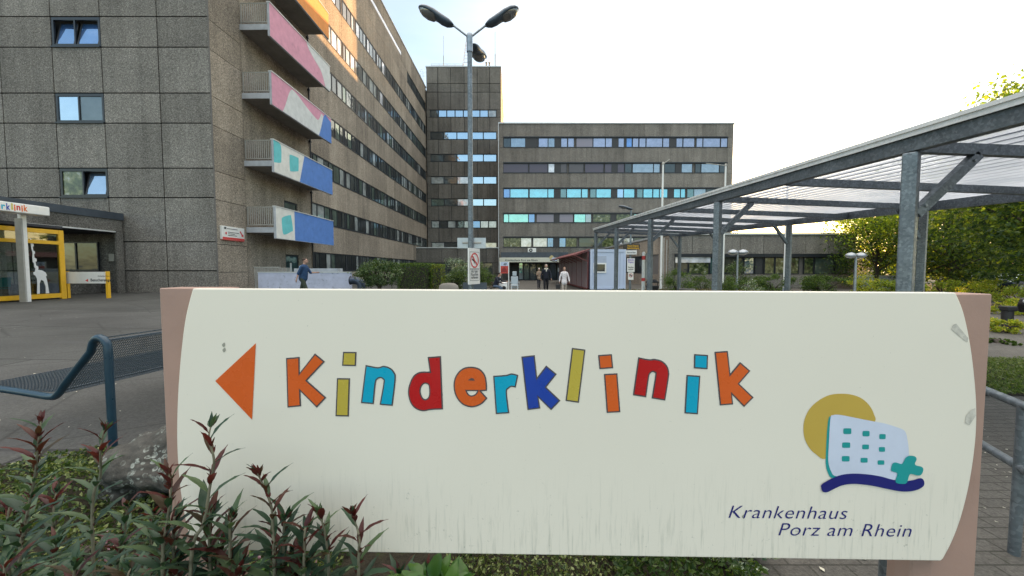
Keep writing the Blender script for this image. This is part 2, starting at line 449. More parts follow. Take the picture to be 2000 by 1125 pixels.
def bush(label, x, y, w, d, h, nleaf, ls, mats, seed, name='bush', cat='bush', group=None, z=None, shape='round', nclump=26, stem=True):
    z0 = gz(x, y) if z is None else z
    t = thing(name, label, cat, (x, y, z0), group)
    r = np.random.RandomState(seed)
    if shape == 'round':
        P, C = crown_pts((x, y, z0+h*.5), (w*.5, d*.5, h*.5), nclump, nleaf, min(w, h)*.11, seed, .45)
    elif shape == 'box':
        q = r.uniform(-1, 1, (nleaf,3)); ax = r.randint(0, 3, nleaf); sg = np.sign(r.uniform(-1,1,nleaf))
        q[np.arange(nleaf), ax] = sg*(1-.12*r.uniform(size=nleaf)**2)
        P = np.array([x, y, z0+h*.5]) + q*np.array([w/2, d/2, h/2]) + r.normal(size=(nleaf,3))*.025
    else:
        P = np.array([x, y, z0]) + np.stack([r.uniform(-w/2,w/2,nleaf), r.uniform(-d/2,d/2,nleaf), h*r.uniform(.05,1,nleaf)**.7], 1)
        hh = .55+.45*np.sin(P[:,0]*3.1+seed)*np.cos(P[:,1]*2.3+seed*2); P[:,2] = z0+(P[:,2]-z0)*(.6+.4*hh)
    P = P[P[:,2] > z0+.01]
    idx = r.permutation(len(P)); ch = []
    for k, m in zip(np.array_split(idx, len(mats)), mats):
        V, Fc = leaves(P[k], ls, seed=seed, aspect=.6); ch.append((V, Fc, m))
    foliage_obj('foliage', ch, t)
    mb = MB(); rnd = random.Random(seed)
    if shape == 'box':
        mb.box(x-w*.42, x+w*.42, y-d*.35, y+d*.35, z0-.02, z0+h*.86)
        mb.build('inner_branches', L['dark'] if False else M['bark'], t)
    elif stem:
        for k in range(7):
            a = rnd.uniform(0, 2*PI); e = Vector((x+math.cos(a)*w*.28, y+math.sin(a)*d*.28, z0+h*.6))
            mb.tube([(x+math.cos(a)*.04, y+math.sin(a)*.04, z0-.03), Vector((x, y, z0)).lerp(e, .5)+Vector((0,0,.05)), e], [.03, .022, .008], 6)
        mb.build('branches', M['bark'], t)
    return t

# ------------------------------------------------------------------ 2D outlines
def curve(pts, sub=5):
    n = len(pts); out = []
    for i in range(n):
        a, b = pts[i], pts[(i+1) % n]
        out.append((a[0], a[1]))
        if len(a) > 2 or len(b) > 2:
            p0 = pts[i-1] if len(a) > 2 else a; p3 = pts[(i+2) % n] if len(b) > 2 else b
            for k in range(1, sub):
                t = k/sub; t2 = t*t; t3 = t2*t
                out.append(tuple(.5*((2*a[j]) + (-p0[j]+b[j])*t + (2*p0[j]-5*a[j]+4*b[j]-p3[j])*t2 + (-p0[j]+3*a[j]-3*b[j]+p3[j])*t3) for j in (0,1)))
    return out
def area(p): return sum(p[i-1][0]*p[i][1]-p[i][0]*p[i-1][1] for i in range(len(p)))/2
def inset(p, d):
    """offset a closed outline inwards by d (any winding)"""
    s = 1 if area(p) > 0 else -1; n = len(p); out = []
    for i in range(n):
        a = Vector(p[i-1]); b = Vector(p[i]); c = Vector(p[(i+1) % n])
        e1 = (b-a); e2 = (c-b)
        if e1.length < 1e-9 or e2.length < 1e-9: continue
        e1.normalize(); e2.normalize()
        n1 = Vector((-e1.y, e1.x))*s; n2 = Vector((-e2.y, e2.x))*s
        m = n1+n2
        if m.length < 1e-4: m = n1
        m.normalize(); k = min(2.5, 1/max(.3, m.dot(n1)))
        out.append(tuple(b+m*d*k))
    return out
def sa(p): return [Vector(q).to_tuple() if False else q for q in p]
def rrect(cx, cy, w, h, r=.25):
    w /= 2; h /= 2; k = r*min(w, h)
    return curve([(cx-w+k, cy-h, 1), (cx+w-k, cy-h, 1), (cx+w, cy-h+k, 1), (cx+w, cy+h-k, 1), (cx+w-k, cy+h, 1), (cx-w+k, cy+h, 1), (cx-w, cy+h-k, 1), (cx-w, cy-h+k, 1)], 3)
def text_geo(txt, shear=0, spacing=1.0, bold=0):
    c = bpy.data.curves.new('t', 'FONT'); c.body = txt; c.size = 1; c.shear = shear; c.space_character = spacing; c.offset = bold
    c.resolution_u = 6; o = bpy.data.objects.new('t', c); COL.objects.link(o)
    dg = bpy.context.evaluated_depsgraph_get(); me = bpy.data.meshes.new_from_object(o.evaluated_get(dg))
    vs = [(v.co.x, v.co.y) for v in me.vertices]; fs = [tuple(p.vertices) for p in me.polygons]
    bpy.data.objects.remove(o); bpy.data.curves.remove(c); bpy.data.meshes.remove(me)
    x0 = min(v[0] for v in vs); x1 = max(v[0] for v in vs)
    return [((x-x0)/(x1-x0), y) for x, y in vs], fs, x1-x0     # x normalised 0..1, y with size-1 scale
# ================================================================== camera, light
cam = bpy.data.cameras.new('camera'); co = bpy.data.objects.new('camera', cam); COL.objects.link(co)
cam.sensor_width = 36; cam.lens = F/2000*36; cam.clip_end = 3000; cam.clip_start = .05
co.location = (0, 0, HC); co.rotation_euler = (PI/2-PITCH, 0, 0); SC.camera = co
SUN_AZ, SUN_EL = math.radians(25.5), math.radians(6.5)
w = bpy.data.worlds.new('World'); SC.world = w; w.use_nodes = True
nt = w.node_tree; bg = nt.nodes['Background']
sky = nt.nodes.new('ShaderNodeTexSky'); sky.sky_type = 'NISHITA'; sky.sun_disc = False
sky.sun_elevation = SUN_EL; sky.sun_rotation = SUN_AZ; sky.dust_density = 1.0; sky.air_density = 1.0; sky.ozone_density = 1.5
# thin high cloud veil over the clear sky
tc = nt.nodes.new('ShaderNodeTexCoord'); mp = nt.nodes.new('ShaderNodeMapping'); mp.inputs['Scale'].default_value = (1, 1, 3.5)
nz = nt.nodes.new('ShaderNodeTexNoise'); nz.inputs['Scale'].default_value = 2.2; nz.inputs['Detail'].default_value = 6
rp = nt.nodes.new('ShaderNodeValToRGB'); rp.color_ramp.elements[0].position = .35; rp.color_ramp.elements[0].color = (.12,.12,.12,1); rp.color_ramp.elements[1].position = .7; rp.color_ramp.elements[1].color = (.42,.42,.42,1)
mx = nt.nodes.new('ShaderNodeMix'); mx.data_type = 'RGBA'
nt.links.new(tc.outputs['Generated'], mp.inputs[0]); nt.links.new(mp.outputs[0], nz.inputs[0]); nt.links.new(nz.outputs[0], rp.inputs[0])
vm_ = nt.nodes.new('ShaderNodeVectorMath'); vm_.operation = 'DOT_PRODUCT'; nt.links.new(tc.outputs['Generated'], vm_.inputs[0]); vm_.inputs[1].default_value = (math.sin(SUN_AZ)*math.cos(SUN_EL), math.cos(SUN_AZ)*math.cos(SUN_EL), math.sin(SUN_EL))
r2 = nt.nodes.new('ShaderNodeValToRGB'); nt.links.new(vm_.outputs['Value'], r2.inputs[0]); r2.color_ramp.elements[0].position = .70; r2.color_ramp.elements[0].color = (.30,.30,.30,1); r2.color_ramp.elements[1].position = .97
ml = nt.nodes.new('ShaderNodeMath'); ml.operation = 'MULTIPLY'; nt.links.new(rp.outputs[0], ml.inputs[0]); nt.links.new(r2.outputs[0], ml.inputs[1])
nt.links.new(ml.outputs[0], mx.inputs[0]); nt.links.new(sky.outputs[0], mx.inputs[6]); mx.inputs[7].default_value = (5.6, 5.05, 4.25, 1)
sz = nt.nodes.new('ShaderNodeSeparateXYZ'); nt.links.new(tc.outputs['Generated'], sz.inputs[0])
r3 = nt.nodes.new('ShaderNodeValToRGB'); r3.color_ramp.elements[0].position = .60; r3.color_ramp.elements[0].color = (0,0,0,1); r3.color_ramp.elements[1].position = .82; r3.color_ramp.elements[1].color = (.85,.85,.85,1)
nt.links.new(sz.outputs[2], r3.inputs[0]); m3 = nt.nodes.new('ShaderNodeMix'); m3.data_type = 'RGBA'   # unseen warm-white cloud overhead, added as fill light
nt.links.new(r3.outputs[0], m3.inputs[0]); nt.links.new(mx.outputs[2], m3.inputs[6]); m3.inputs[7].default_value = (7.4, 6.95, 6.3, 1)
nt.links.new(m3.outputs[2], bg.inputs[0]); bg.inputs[1].default_value = .12
sl = bpy.data.lights.new('sun', 'SUN'); sl.energy = 4.2; sl.angle = math.radians(.5); sl.color = (1, .56, .24)
so = bpy.data.objects.new('sun', sl); COL.objects.link(so)
sd = Vector((math.sin(SUN_AZ)*math.cos(SUN_EL), math.cos(SUN_AZ)*math.cos(SUN_EL), math.sin(SUN_EL)))
so.rotation_euler = sd.to_track_quat('Z', 'Y').to_euler(); so.location = (30, 60, 40)
SC.view_settings.view_transform = 'Standard'; SC.view_settings.look = 'None'; SC.view_settings.gamma = 1
SC.view_settings.exposure = 2.02
SC.cycles.use_denoising = True
SC.cycles.max_bounces = 8; SC.cycles.transparent_max_bounces = 8

# ================================================================== ground
def gsheet(name, xs, ys, mat, dz=0, poly=None):
    mb = MB(); vs = [(x, y, gz(x, y)+dz) for y in ys for x in xs]; n = len(xs)
    fs = []
    for j in range(len(ys)-1):
        for i in range(n-1):
            if poly and not poly((xs[i]+xs[i+1])/2, (ys[j]+ys[j+1])/2): continue
            fs.append((j*n+i, j*n+i+1, (j+1)*n+i+1, (j+1)*n+i))
    mb.add(vs, fs, 0, True)
    return tag(mb.build(name, mat), kind='structure')
fr = [round(-20+.25*i, 3) for i in range(160)]
gsheet('ground', [-900,-300,-120,-60,-35,-28,-24]+fr+[20,24,30,40,60,120,300,900], [-300,-80,-20,-6,-2]+[.5*i-1 for i in range(60)]+[30,36,45,60,90,160,400,1200], M['ground'])
def inbed(x, y): return (1.05 < y < 3.0+.35*math.sin(x*2.1)) and -6 < x < 1.25+.2*math.sin(y*5)
gsheet('soil', [-6+.05*i for i in range(151)], [1+.05*i for i in range(50)], M['soil'], .012, inbed)
gsheet('lawn', [5.9+.1*i for i in range(60)], [4.75+.05*i for i in range(40)], M['soil'], .012)

# ================================================================== kinderklinik wing (left)
XL = -15.0; YF = 19.6
kw = thing('hospital_wing', 'tall grey pebble-dash hospital wing on the left with painted balconies', 'building', (XL, YF, .4))
Tm = Matrix.Translation((XL, YF, 0)) @ Matrix.Rotation(-math.atan(.8/44.7), 4, 'Z')   # x out, y along the facade
H = 31.4; SL = 45.2
SUNNY = None
def panels(mb, us, vs_, g=.02, th=.06, axis='y', mi=0, d0=0.0):
    """cladding panels on the plane: us = joints along, vs_ = joints up"""
    for i in range(len(us)-1):
        for j in range(len(vs_)-1):
            a, b, c, d = us[i]+g, us[i+1]-g, vs_[j]+g, vs_[j+1]-g
            if b-a < .03 or d-c < .03: continue
            if axis == 'y': mb.box(d0-th, d0, a, b, c, d, mi)
            else: mb.box(a, b, d0, d0+th, c, d, mi)
zb = [1.42+3.69*k for k in range(8)]; SH = 1.44
# cores
mb = MB(Tm); mb.box(-9, -.16, .5, SL+8, 0, H-.05); mb.box(-19, -.5, .3, 12, 0, H-.1)
mb.build('wall_core', M['joint'], kw)
# side: plain part with balconies, s 0..9.2
rows = [.3]
for k in range(8): rows += [zb[k], zb[k]+SH]
rows += [H-.06]
mb = MB(Tm)
doors = [(5.75, 7.25)]
panels(mb, [.03, 2.2], rows, axis='y', g=.014)
for k in range(8):
    z0 = .3 if k == 0 else .24+3.69*k; z1 = .24+3.69*(k+1) if k < 7 else H-.06
    dt = (2.55 if k == 0 else z0+2.15)
    panels(mb, [2.2, 5.75], [z0, z1], g=.008); panels(mb, [7.25, 9.2], [z0, z1], g=.008)
    panels(mb, [5.758, 7.242], [dt, z1], g=.008)
    if k == 0: panels(mb, [5.758, 7.242], [.3, .34], g=0)
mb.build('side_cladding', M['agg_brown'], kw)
# strips facade
ss = [9.2+i*(44.7-9.2)/13 for i in range(14)]; JB = ss+[SL]
mb = MB(Tm)
panels(mb, JB, [.3, zb[0]], g=.008)
for k in range(7):
    top = zb[k+1]
    panels(mb, JB, [zb[k]+SH, top] if k < 6 else [zb[k]+SH, zb[7]], g=.009)
    panels(mb, [ss[-1], SL], [zb[k], zb[k]+SH], g=.009)
j7 = [9.2]+[s for s in ss[1:9]]+[34.4]
panels(mb, j7, [zb[7], zb[7]+SH], g=.009); panels(mb, [ss[-1], SL], [zb[7], zb[7]+SH], g=.009)
for a, b in ((9.2, 10), (32, SL)): panels(mb, [a]+[s for s in ss if a < s < b]+[b], [zb[7]+SH, H-.06], g=.009)
panels(mb, [10]+[s for s in ss if 10 < s < 32]+[32], [zb[7]+SH, 29.35], g=.009); panels(mb, [10]+[s for s in ss if 10 < s < 32]+[32], [29.85, H-.06], g=.009)
mb.build('facade_cladding', M['agg_brown'], kw)
mb = MB(Tm); mb.box(-.1, -.03, 10, 32, 29.35, 29.85); mb.build('clerestory', G['wht'], kw)
mb = MB(Tm); mb.box(-9.2, .07, -.05, SL+.02, H-.05, H+.08); mb.build('roof_edge', M['coping'], kw)
# facade windows
rnd = random.Random(3)
def unit(parent, T, s0, s1, z0, z1, splits, kinds, open_=None, fm='frame', e=.05):
    """a window: frame + mullions, panes child. splits in 0..1"""
    mb = MB(T)
    mb.box(-.10, -.02, s0, s0+e, z0, z1); mb.box(-.10, -.02, s1-e, s1, z0, z1)
    mb.box(-.10, -.02, s0+e, s1-e, z0, z0+e*1.3); mb.box(-.10, -.02, s0+e, s1-e, z1-e*1.3, z1)
    xs = [s0+e]+[s0+e+(s1-s0-2*e)*f for f in splits]+[s1-e]
    for x in xs[1:-1]: mb.box(-.099, -.022, x-.035, x+.035, z0+e*1.3, z1-e*1.3)
    fo = mb.build('window', M[fm], parent)
    pm = MB(T)
    for i, kd in enumerate(kinds):
        a = xs[i]+(.035 if i else 0); b = xs[i+1]-(.035 if i < len(xs)-2 else 0)
        if open_ is not None and i in open_:
            # tilted sash: bottom hinged, leaning into the room -> shown proud for the outer view
            lo, hi = -.055, -.30
            zl, zh = z0+.08, z1-.10
            pm.add([(-.4, a, z0+.07), (-.4, b, z0+.07), (-.4, b, z1-.07), (-.4, a, z1-.07)], [(0,1,2,3)], gi('dark'))
            q = [(lo, a+.07, zl+.06), (lo, b-.04, zl+.06), (hi, b-.04, zh-.04), (hi, a+.07, zh-.04)]
            pm.add(q, [(0,1,2,3)], gi(kd))
            for u, v_ in ((0,1),(1,2),(2,3),(3,0)): pm.bar(q[u], q[v_], .05, .05, gi('dk'))
        else:
            pm.box(-.085, -.06, a, b, z0+e*1.3, z1-e*1.3, gi(kd))
    if pm.f:
        po = pm.build('pane', GL, fo, fixn=False)
    return fo
pat = [([.10,.33,.72], ['dk','K','K','K']), ([.10,.30,.62,.66], ['dk','K','K','dk','K']), ([.26,.68], ['K','K','K']), ([.12,.45,.78], ['dk','K','K','K'])]
def kk(hi):
    r = rnd.random()
    if hi: return 'wht' if r < .35 else 'cur' if r < .6 else 'drk2' if r < .85 else 'dark'
    return 'dark' if r < .34 else 'drk2' if r < .62 else 'grn' if r < .82 else 'cur'
for k in range(7):
    for i in range(13):
        sp, kd = pat[(i+k*2+rnd.randint(0,1)) % 4]
        unit(kw, Tm, ss[i]+.004, ss[i+1]-.004, zb[k]+.01, zb[k]+SH-.01, sp, [kk(k >= 5 and i < 6) if q == 'K' else q for q in kd])
for i in range(4):
    a = 34.42+i*(44.68-34.42)/4; unit(kw, Tm, a, a+(44.68-34.42)/4-.008, zb[7]+.01, zb[7]+SH-.01, [.3,.6], ['dark','drk2','dark'])
mb = MB(Tm)
for k in range(8):
    a = 9.2 if k < 7 else 34.4
    mb.box(-.02, .03, a, 44.7, zb[k]-.045, zb[k]+.01)
mb.build('window_ledge', M['frame'], kw)
# balcony doors
for k in range(7):
    z0 = .34 if k == 0 else .24+3.69*k; z1 = 2.54 if k == 0 else z0+2.14
    mb = MB(Tm); mb.box(-.12, -.03, 5.76, 5.85, z0, z1); mb.box(-.12, -.03, 7.15, 7.24, z0, z1); mb.box(-.12, -.03, 5.85, 7.15, z1-.1, z1); mb.box(-.12, -.03, 5.85, 7.15, z0, z0+.1)
    d = mb.build('balcony_door', M['frame'], kw)
    mb = MB(Tm); mb.box(-.10, -.07, 5.85, 7.15, z0+.1, z1-.1, 0); mb.build('pane', G['tealdk'] if k != 1 else G['grn'], d)
    if k == 0:
        mb = MB(Tm); mb.box(-.065, -.06, 6.3, 6.5, 1.4, 2.0); mb.build('notice', M['white'], d)
# balconies with murals
DX = 1.68; S0, S1 = 2.2, 8.85
MC = {'pink': (.62,.30,.40), 'pale': (.60,.62,.62), 'blue': (.10,.22,.55), 'teal': (.14,.52,.55), 'orange': (.70,.27,.07), 'peach': (.72,.24,.12), 'white': (.68,.68,.64)}
for q in list(MC): M['mur_'+q] = plain('mural_'+q, MC[q], .75, 0, .12, 3, .05, .3, (2.2, .62, tuple(x*.8 for x in MC[q])))
murals = {1: ('blue', [('white', [(0,0),(.27,0),(.27,1),(0,1)]), ('teal', [(.09,.2,1),(.13,.16,1),(.21,.28,1),(.24,.36,1),(.22,.78,1),(.20,.84,1),(.10,.72,1),(.08,.62,1)])]),
          2: ('blue', [('white', [(0,0),(.37,0),(.46,1),(0,1)]), ('teal', [(0,.30),(.08,.36,1),(.10,.48,1),(.10,.92,1),(.06,1),(0,1)]), ('teal', [(.22,.30,1),(.24,.24,1),(.34,.34,1),(.355,.40,1),(.36,.78,1),(.345,.82,1),(.24,.80,1),(.22,.72,1)])]),
          3: ('pink', [('pale', [(.14,0),(.78,0),(.90,.78),(.80,.92),(.74,.60,1),(.68,.58,1),(.55,.70,1),(.34,.94,1),(.26,.86,1),(.18,.25,1)]), ('blue', [(.74,0),(1,0),(1,.85),(.88,1),(.84,.85,1),(.78,.3,1)])]),
          4: ('pink', [('pale', [(.90,0),(1,0),(1,1),(.55,1),(.58,.86,1),(.66,.70,1),(.80,.5,1),(.86,.25,1)])]),
          5: ('orange', [('peach', [(0,0),(.30,0),(.36,.3,1),(.42,.7,1),(.55,1),(0,1)]), ('pale', [(.3,.55,1),(.42,.8,1),(.5,1),(.40,1),(.33,.75,1)])]),
          6: ('orange', [('peach', [(.2,0),(.6,0),(.5,.5,1),(.7,1),(.1,1)])])}
for k in range(1, 7):
    zt = .24+3.69*k
    mb = MB(Tm); mb.box(.002, DX-.12, S0, S1, zt-.30, zt); sb = mb.build('balcony', M['soffit'], kw)
    mb = MB(Tm); mb.box(.002, DX-.13, S0-.03, S0-.001, zt-.29, zt+.01); mb.build('slab_edge', M['slab'], sb)
    base, shp = murals[k]
    p0, p1 = zt-.62, zt+1.17
    mb = MB(Tm); mb.box(DX-.12, DX, S0-.03, S1+.06, p0, p1); mb.build('parapet', M['slab'], sb)
    mb = MB(Tm); mb.box(DX, DX+.004, S0-.02, S1+.05, p0+.02, p1-.02); mb.build('mural', M['mur_'+base], sb)
    for i, (c, pl) in enumerate(shp):
        mb = MB(Tm); fn = lambda u, v, d: (DX+d, S0-.02+u*(S1-S0+.07), p0+.02+v*(p1-p0-.04))
        mb.prism([curve(pl, 4)], fn, .005, .008+.003*i); mb.build('mural', M['mur_'+c], sb)
    mb = MB(Tm); mb.box(DX-.16, DX+.04, S0-.05, S1+.08, p1, p1+.035); mb.build('parapet_cap', M['whitem'], sb)
    mb = MB(Tm)
    for z in (zt+.12, zt+1.12): mb.box(.03, DX-.12, S0+.01, S0+.05, z, z+.045)
    for i in range(13): 
        x = .08+i*(DX-.30)/12; mb.box(x, x+.03, S0+.015, S0+.045, zt+.165, zt+1.12)
    mb.box(.03, .06, S0+.01, S0+.05, zt, zt+1.12)
    mb.build('railing', M['rail'], sb)
    mb = MB(Tm); mb.box(.03, DX-.12, S1-.05, S1-.01, zt+1.12, zt+1.165); mb.build('end_rail', M['rail'], sb)
mb = MB(Tm); mb.tube([(.09, 8.95, .3), (.09, 8.95, 24)], .05, 8)
for k in range(1, 7): mb.tube([(.09, 8.95, .24+3.69*k-.5), (.09, 8.95, .24+3.69*k-.36)], .09, 8)
mb.build('downpipe', M['frame'], kw)
# front face
def fx(px): return at(px, 247, YF).x
us = [-34, -31.3, -28.7, fx(8), fx(110), fx(205), fx(315), XL-.03]
zf = [1.50+3.69*k for k in range(8)]; rowf = [.3]
for k in range(8): rowf += [zf[k], zf[k]+1.47]
rowf += [H-.06]
mb = MB()
for i in range(len(us)-1):
    for j in range(len(rowf)-1):
        k, band = divmod(j, 2)
        if i == 4 and band == 1 and k >= 1: continue
        panels(mb, [us[i], us[i+1]], [rowf[j], rowf[j+1]], g=.027, axis='x', d0=YF)
mb.build('front_cladding', M['agg'], kw)
TF = Matrix(((0,1,0,0),(-1,0,0,YF),(0,0,1,0),(0,0,0,1)))   # local x out=-Y, y along +X
fk = {1: (['tree','sky'], [1]), 2: (['sky','drk2'], None), 3: (['skyd','skyd'], [0,1]), 4: (['sky','drk2'], None), 5: (['drk2','sky'], None), 6: (['sky','drk2'], None), 7: (['sky','sky'], None)}
for k in range(1, 8):
    kd, op = fk[k]
    f = unit(kw, TF, us[4]+.02, us[5]-.02, zf[k]+.02, zf[k]+1.45, [.47], kd, op, e=.10)
    mb = MB(TF); mb.box(-.02, .06, us[4]+.01, us[5]-.01, zf[k]-.02, zf[k]+.055); mb.build('sill', M['frame'], f)
mb = MB(); mb.box(XL-.035, XL+.005, YF-.012, YF+.03, .3, H-.07); mb.build('corner_strip', M['joint_pale'], kw)

# wall sign on the side wall
ws = thing('wall_sign', 'small white direction sign with red arrow fixed to the corner of the pebble-dash wing', 'sign', (XL, YF+1, 3))
mb = MB(Tm); mb.box(.005, .13, .22, 1.82, 3.13, 3.82); mb.build('sign_box', M['whitem'], ws, bevel=.01)
mb = MB(Tm); mb.box(.131, .136, .24, 1.80, 3.14, 3.25); mb.box(.02, .131, .24, 1.80, 3.10, 3.128); mb.build('red_stripe', M['redp'], ws)
mb = MB(Tm)
mb.prism([[(1.45,3.60),(1.52,3.66),(1.66,3.46),(1.72,3.50),(1.74,3.32),(1.56,3.38),(1.61,3.42)]], lambda u,v,d:(d,u,v), .131, .136)
mb.prism([curve([(.42,3.45,1),(.48,3.38,1),(.54,3.45,1),(.48,3.53,1)],4)], lambda u,v,d:(d,u,v), .131, .136); mb.build('arrow', M['redp'], ws)
mb = MB(Tm)
for i, (a, b) in enumerate(((.62,1.4),(.62,1.1),(.62,1.25))): mb.box(.131, .135, a, b, 3.50-.08*i, 3.53-.08*i)
mb.box(.131, .135, .36, .50, 3.66, 3.77); mb.box(.131,.135,.55,1.3,3.68,3.71); mb.build('lettering', M['frame'], ws)

# ================================================================== tower
TY = 64.3
tw = thing('stair_tower', 'highest dark concrete tower with roof aerials behind the street lamp', 'building', (-8, TY, 0))
tx0, tx1 = at(834, 400, TY).x, at(978.5, 300, TY).x; TH = at(900, 130, TY).z
mb = MB(); mb.box(tx0+.07, tx1-.07, TY+.2, TY+21, 0, TH-.05); mb.build('wall_core', M['joint'], tw)
def tz(y): return at(900, y, TY).z
tb = [(tz(b), tz(a)) for a, b in ((214.5,229),(257.5,272.5),(301,316),(344.5,359.5),(388,402.5),(431,445.5),(473,487))]
def tX(px): return at(px, 400, TY).x
vj = [tx0+.07]+[tX(p) for p in (857, 882, 908, 933, 957)]+[tx1-.0]
wx0, wx1 = tX(842), tX(970)
levels = []
mb = MB(); cur = .0
for (b, t_) in reversed(tb):
    panels(mb, vj, [cur, b], g=.04, axis='x', d0=TY)
    panels(mb, [vj[0], wx0-.0], [b, t_], g=.02, axis='x', d0=TY); panels(mb, [wx1, vj[-1]], [b, t_], g=.02, axis='x', d0=TY)
    cur = t_
for a, b in ((cur, tz(180)), (tz(180), tz(163)), (tz(163), TH-.05)): panels(mb, vj, [a, b], g=.04, axis='x', d0=TY)
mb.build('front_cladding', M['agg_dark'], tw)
mb = MB()
n = 6
for i in range(n):
    zz = list(np.linspace(0, TH-.05, 10))
    for j in range(9): mb.box(tx1-.07, tx1, TY+.07+i*20.9/n+.03, TY+.07+(i+1)*20.9/n-.03, zz[j]+.03, zz[j+1]-.03)
mb.build('side_cladding', M['agg_brown'], tw)
mb = MB(); mb.box(tx0-.02, tx1+.05, TY-.05, TY+21.05, TH-.05, TH+.1); mb.build('roof_edge', M['coping'], tw)
TT = Matrix(((0,1,0,0),(-1,0,0,TY),(0,0,1,0),(0,0,0,1)))
tk = [['drk2','sky','sky','sky','sky','sky','sky','cur'], ['dark','sky','sky','sky','sky'], ['drk2','dark','sky','sky','sky'], ['cur','drk2','wht','sky','sky'], ['grn','drk2','wht','sky','sky'], ['cur','dark','cur','dark','cur','blue','wht','wht'], ['cur','dark','dark','wht','wht']]
for (b, t_), ks in zip(tb, tk):
    n = len(ks); wd = (wx1-wx0)/n
    for i, kd in enumerate(ks): unit(tw, TT, wx0+i*wd+.03, wx0+(i+1)*wd-.03, b+.03, t_-.03, [], [kd])
# roof gear
def TP(px, py, dy=1.0):
    p = at(px, py, TY+dy); return p
r0 = TH+.08
def mast(px, ytop, dy, r, nm='aerial'):
    p = TP(px, ytop, dy); mb = MB(); h = p.z-r0
    mb.tube([(p.x, p.y, r0-.02), (p.x, p.y, r0+h*.45)], r*1.6, 6); mb.tube([(p.x, p.y, r0+h*.45), (p.x, p.y, p.z)], r*.7, 6)
    mb.build(nm, M['rail'], tw)
mast(866, 70, 2, .045); mast(967, 62, 2, .05)
mb = MB(); p = TP(911, 82, 3)
for i in range(4):
    a = i*PI/2+PI/4; mb.bar((p.x+math.cos(a)*1.1, p.y+math.sin(a)*1.1, r0), (p.x+math.cos(a)*.12, p.y+math.sin(a)*.12, p.z), .05, .05)
for j in range(9):
    f = j/9; rr = 1.1*(1-f)+.12*f; z = r0+(p.z-r0)*f
    for i in range(4):
        a = i*PI/2+PI/4; b = a+PI/2
        mb.bar((p.x+math.cos(a)*rr, p.y+math.sin(a)*rr, z), (p.x+math.cos(b)*rr, p.y+math.sin(b)*rr, z), .04, .04)
mb.tube([(p.x, p.y, p.z), (p.x, p.y, p.z+1.2)], .03, 6); mb.build('lattice_mast', M['rail'], tw)
mb = MB()
a0, a1 = TP(843, 120).x, TP(905, 120).x; zt = tz(121)
for z in (zt, (zt+r0)/2+.1): mb.tube([(a0, TY+.6, z), (a1, TY+.6, z)], .03, 6)
for i in range(5): x = a0+(a1-a0)*i/4; mb.tube([(x, TY+.6, r0-.02), (x, TY+.6, zt)], .03, 6)
mb.build('roof_railing', M['rail'], tw)
for px in (950, 956):
    p = TP(px, 122, .8); mb = MB(); mb.lathe([(.14, 0), (.14, p.z-r0-.12), (.2, p.z-r0-.1), (.2, p.z-r0)], (p.x, p.y, r0), 10); mb.build('vent_pipe', M['rail'], tw)
mb = MB()
for z in (tz(128)-.3, tz(140), tz(152)):
    mb.tube([(tx0, TY+1.4, z), (tx0-.7, TY+1.4, z), (tx0-1.05, TY+1.1, z-.1), (tx0-1.1, TY+.7, z-.1), (tx0-.7, TY+.5, z), (tx0, TY+.5, z)], .03, 6)
for q in ((tx0-1.1, TY+.9), (tx0-.7, TY+1.4), (tx0-.7, TY+.5)): mb.tube([(q[0], q[1], tz(128)-.3), (q[0], q[1], tz(152))], .025, 6)
for z in (tz(139), tz(175)):
    pass
mb.build('ladder_cage', M['whitem'], tw)
mb = MB(); z = tz(139); mb.tube([(tx1, TY+1, z), (tx1+.9, TY+1, z), (tx1+1.15, TY+1, z-.2), (tx1+1.15, TY+1, z-2.6)], .03, 6); mb.tube([(tx1, TY+1.6, z), (tx1+.9, TY+1.6, z), (tx1+1.15, TY+1.6, z-.2), (tx1+1.15, TY+1.6, z-2.6)], .03, 6)
mb.build('roof_ladder', M['whitem'], tw)

# ================================================================== rear wing
WY = 56.6
rw = thing('rear_wing', 'broad five-storey rear wing with bands of blue and lilac windows', 'building', (15, WY, 0))
wl, wr = at(975.5, 400, WY).x, at(1429, 400, WY).x; WH = at(1200, 241, WY).z
def wz(y): return at(1200, y, WY).z
def wX(zx): return at(950+zx/3.214, 400, WY).x
mb = MB(); mb.box(wl+.07, wr-.07, WY+.2, WY+15, 0, WH-.05); mb.build('wall_core', M['joint_pale'], rw)
wb = [(wz(b), wz(a)) for a, b in ((268.5,288),(318.5,337.8),(367.8,386.8),(417,435),(463.5,483))]
sx0, sx1 = wX(106), wX(1505)
vj = [wl]+[wX(x) for x in (106, 182, 250, 380, 522, 625, 740, 855, 985, 1075, 1150, 1260, 1345, 1435, 1505)]+[wr]
mb = MB(); cur = at(1200, 503, WY).z
panels(mb, [wl, sx0], [0, cur], g=.01, axis='x', d0=WY); panels(mb, [wX(505)]+[v for v in vj if v > wX(505)+.5], [0, cur], g=.01, axis='x', d0=WY)
for (b, t_) in reversed(wb):
    panels(mb, vj, [cur, b], g=.012, axis='x', d0=WY)
    panels(mb, [wl, sx0], [b, t_], g=.01, axis='x', d0=WY); panels(mb, [sx1, wr], [b, t_], g=.01, axis='x', d0=WY)
    cur = t_
panels(mb, vj, [cur, WH-.05], g=.012, axis='x', d0=WY)
mb.build('front_cladding', M['agg'], rw)
mb = MB()
for i in range(5): 
    for j in range(6): mb.box(wr-.07, wr, WY+.07+i*3+.02, WY+.07+(i+1)*3-.02, j*3.8+.02, min(WH-.06, (j+1)*3.8-.02))
mb.build('side_cladding', M['agg_brown'], rw)
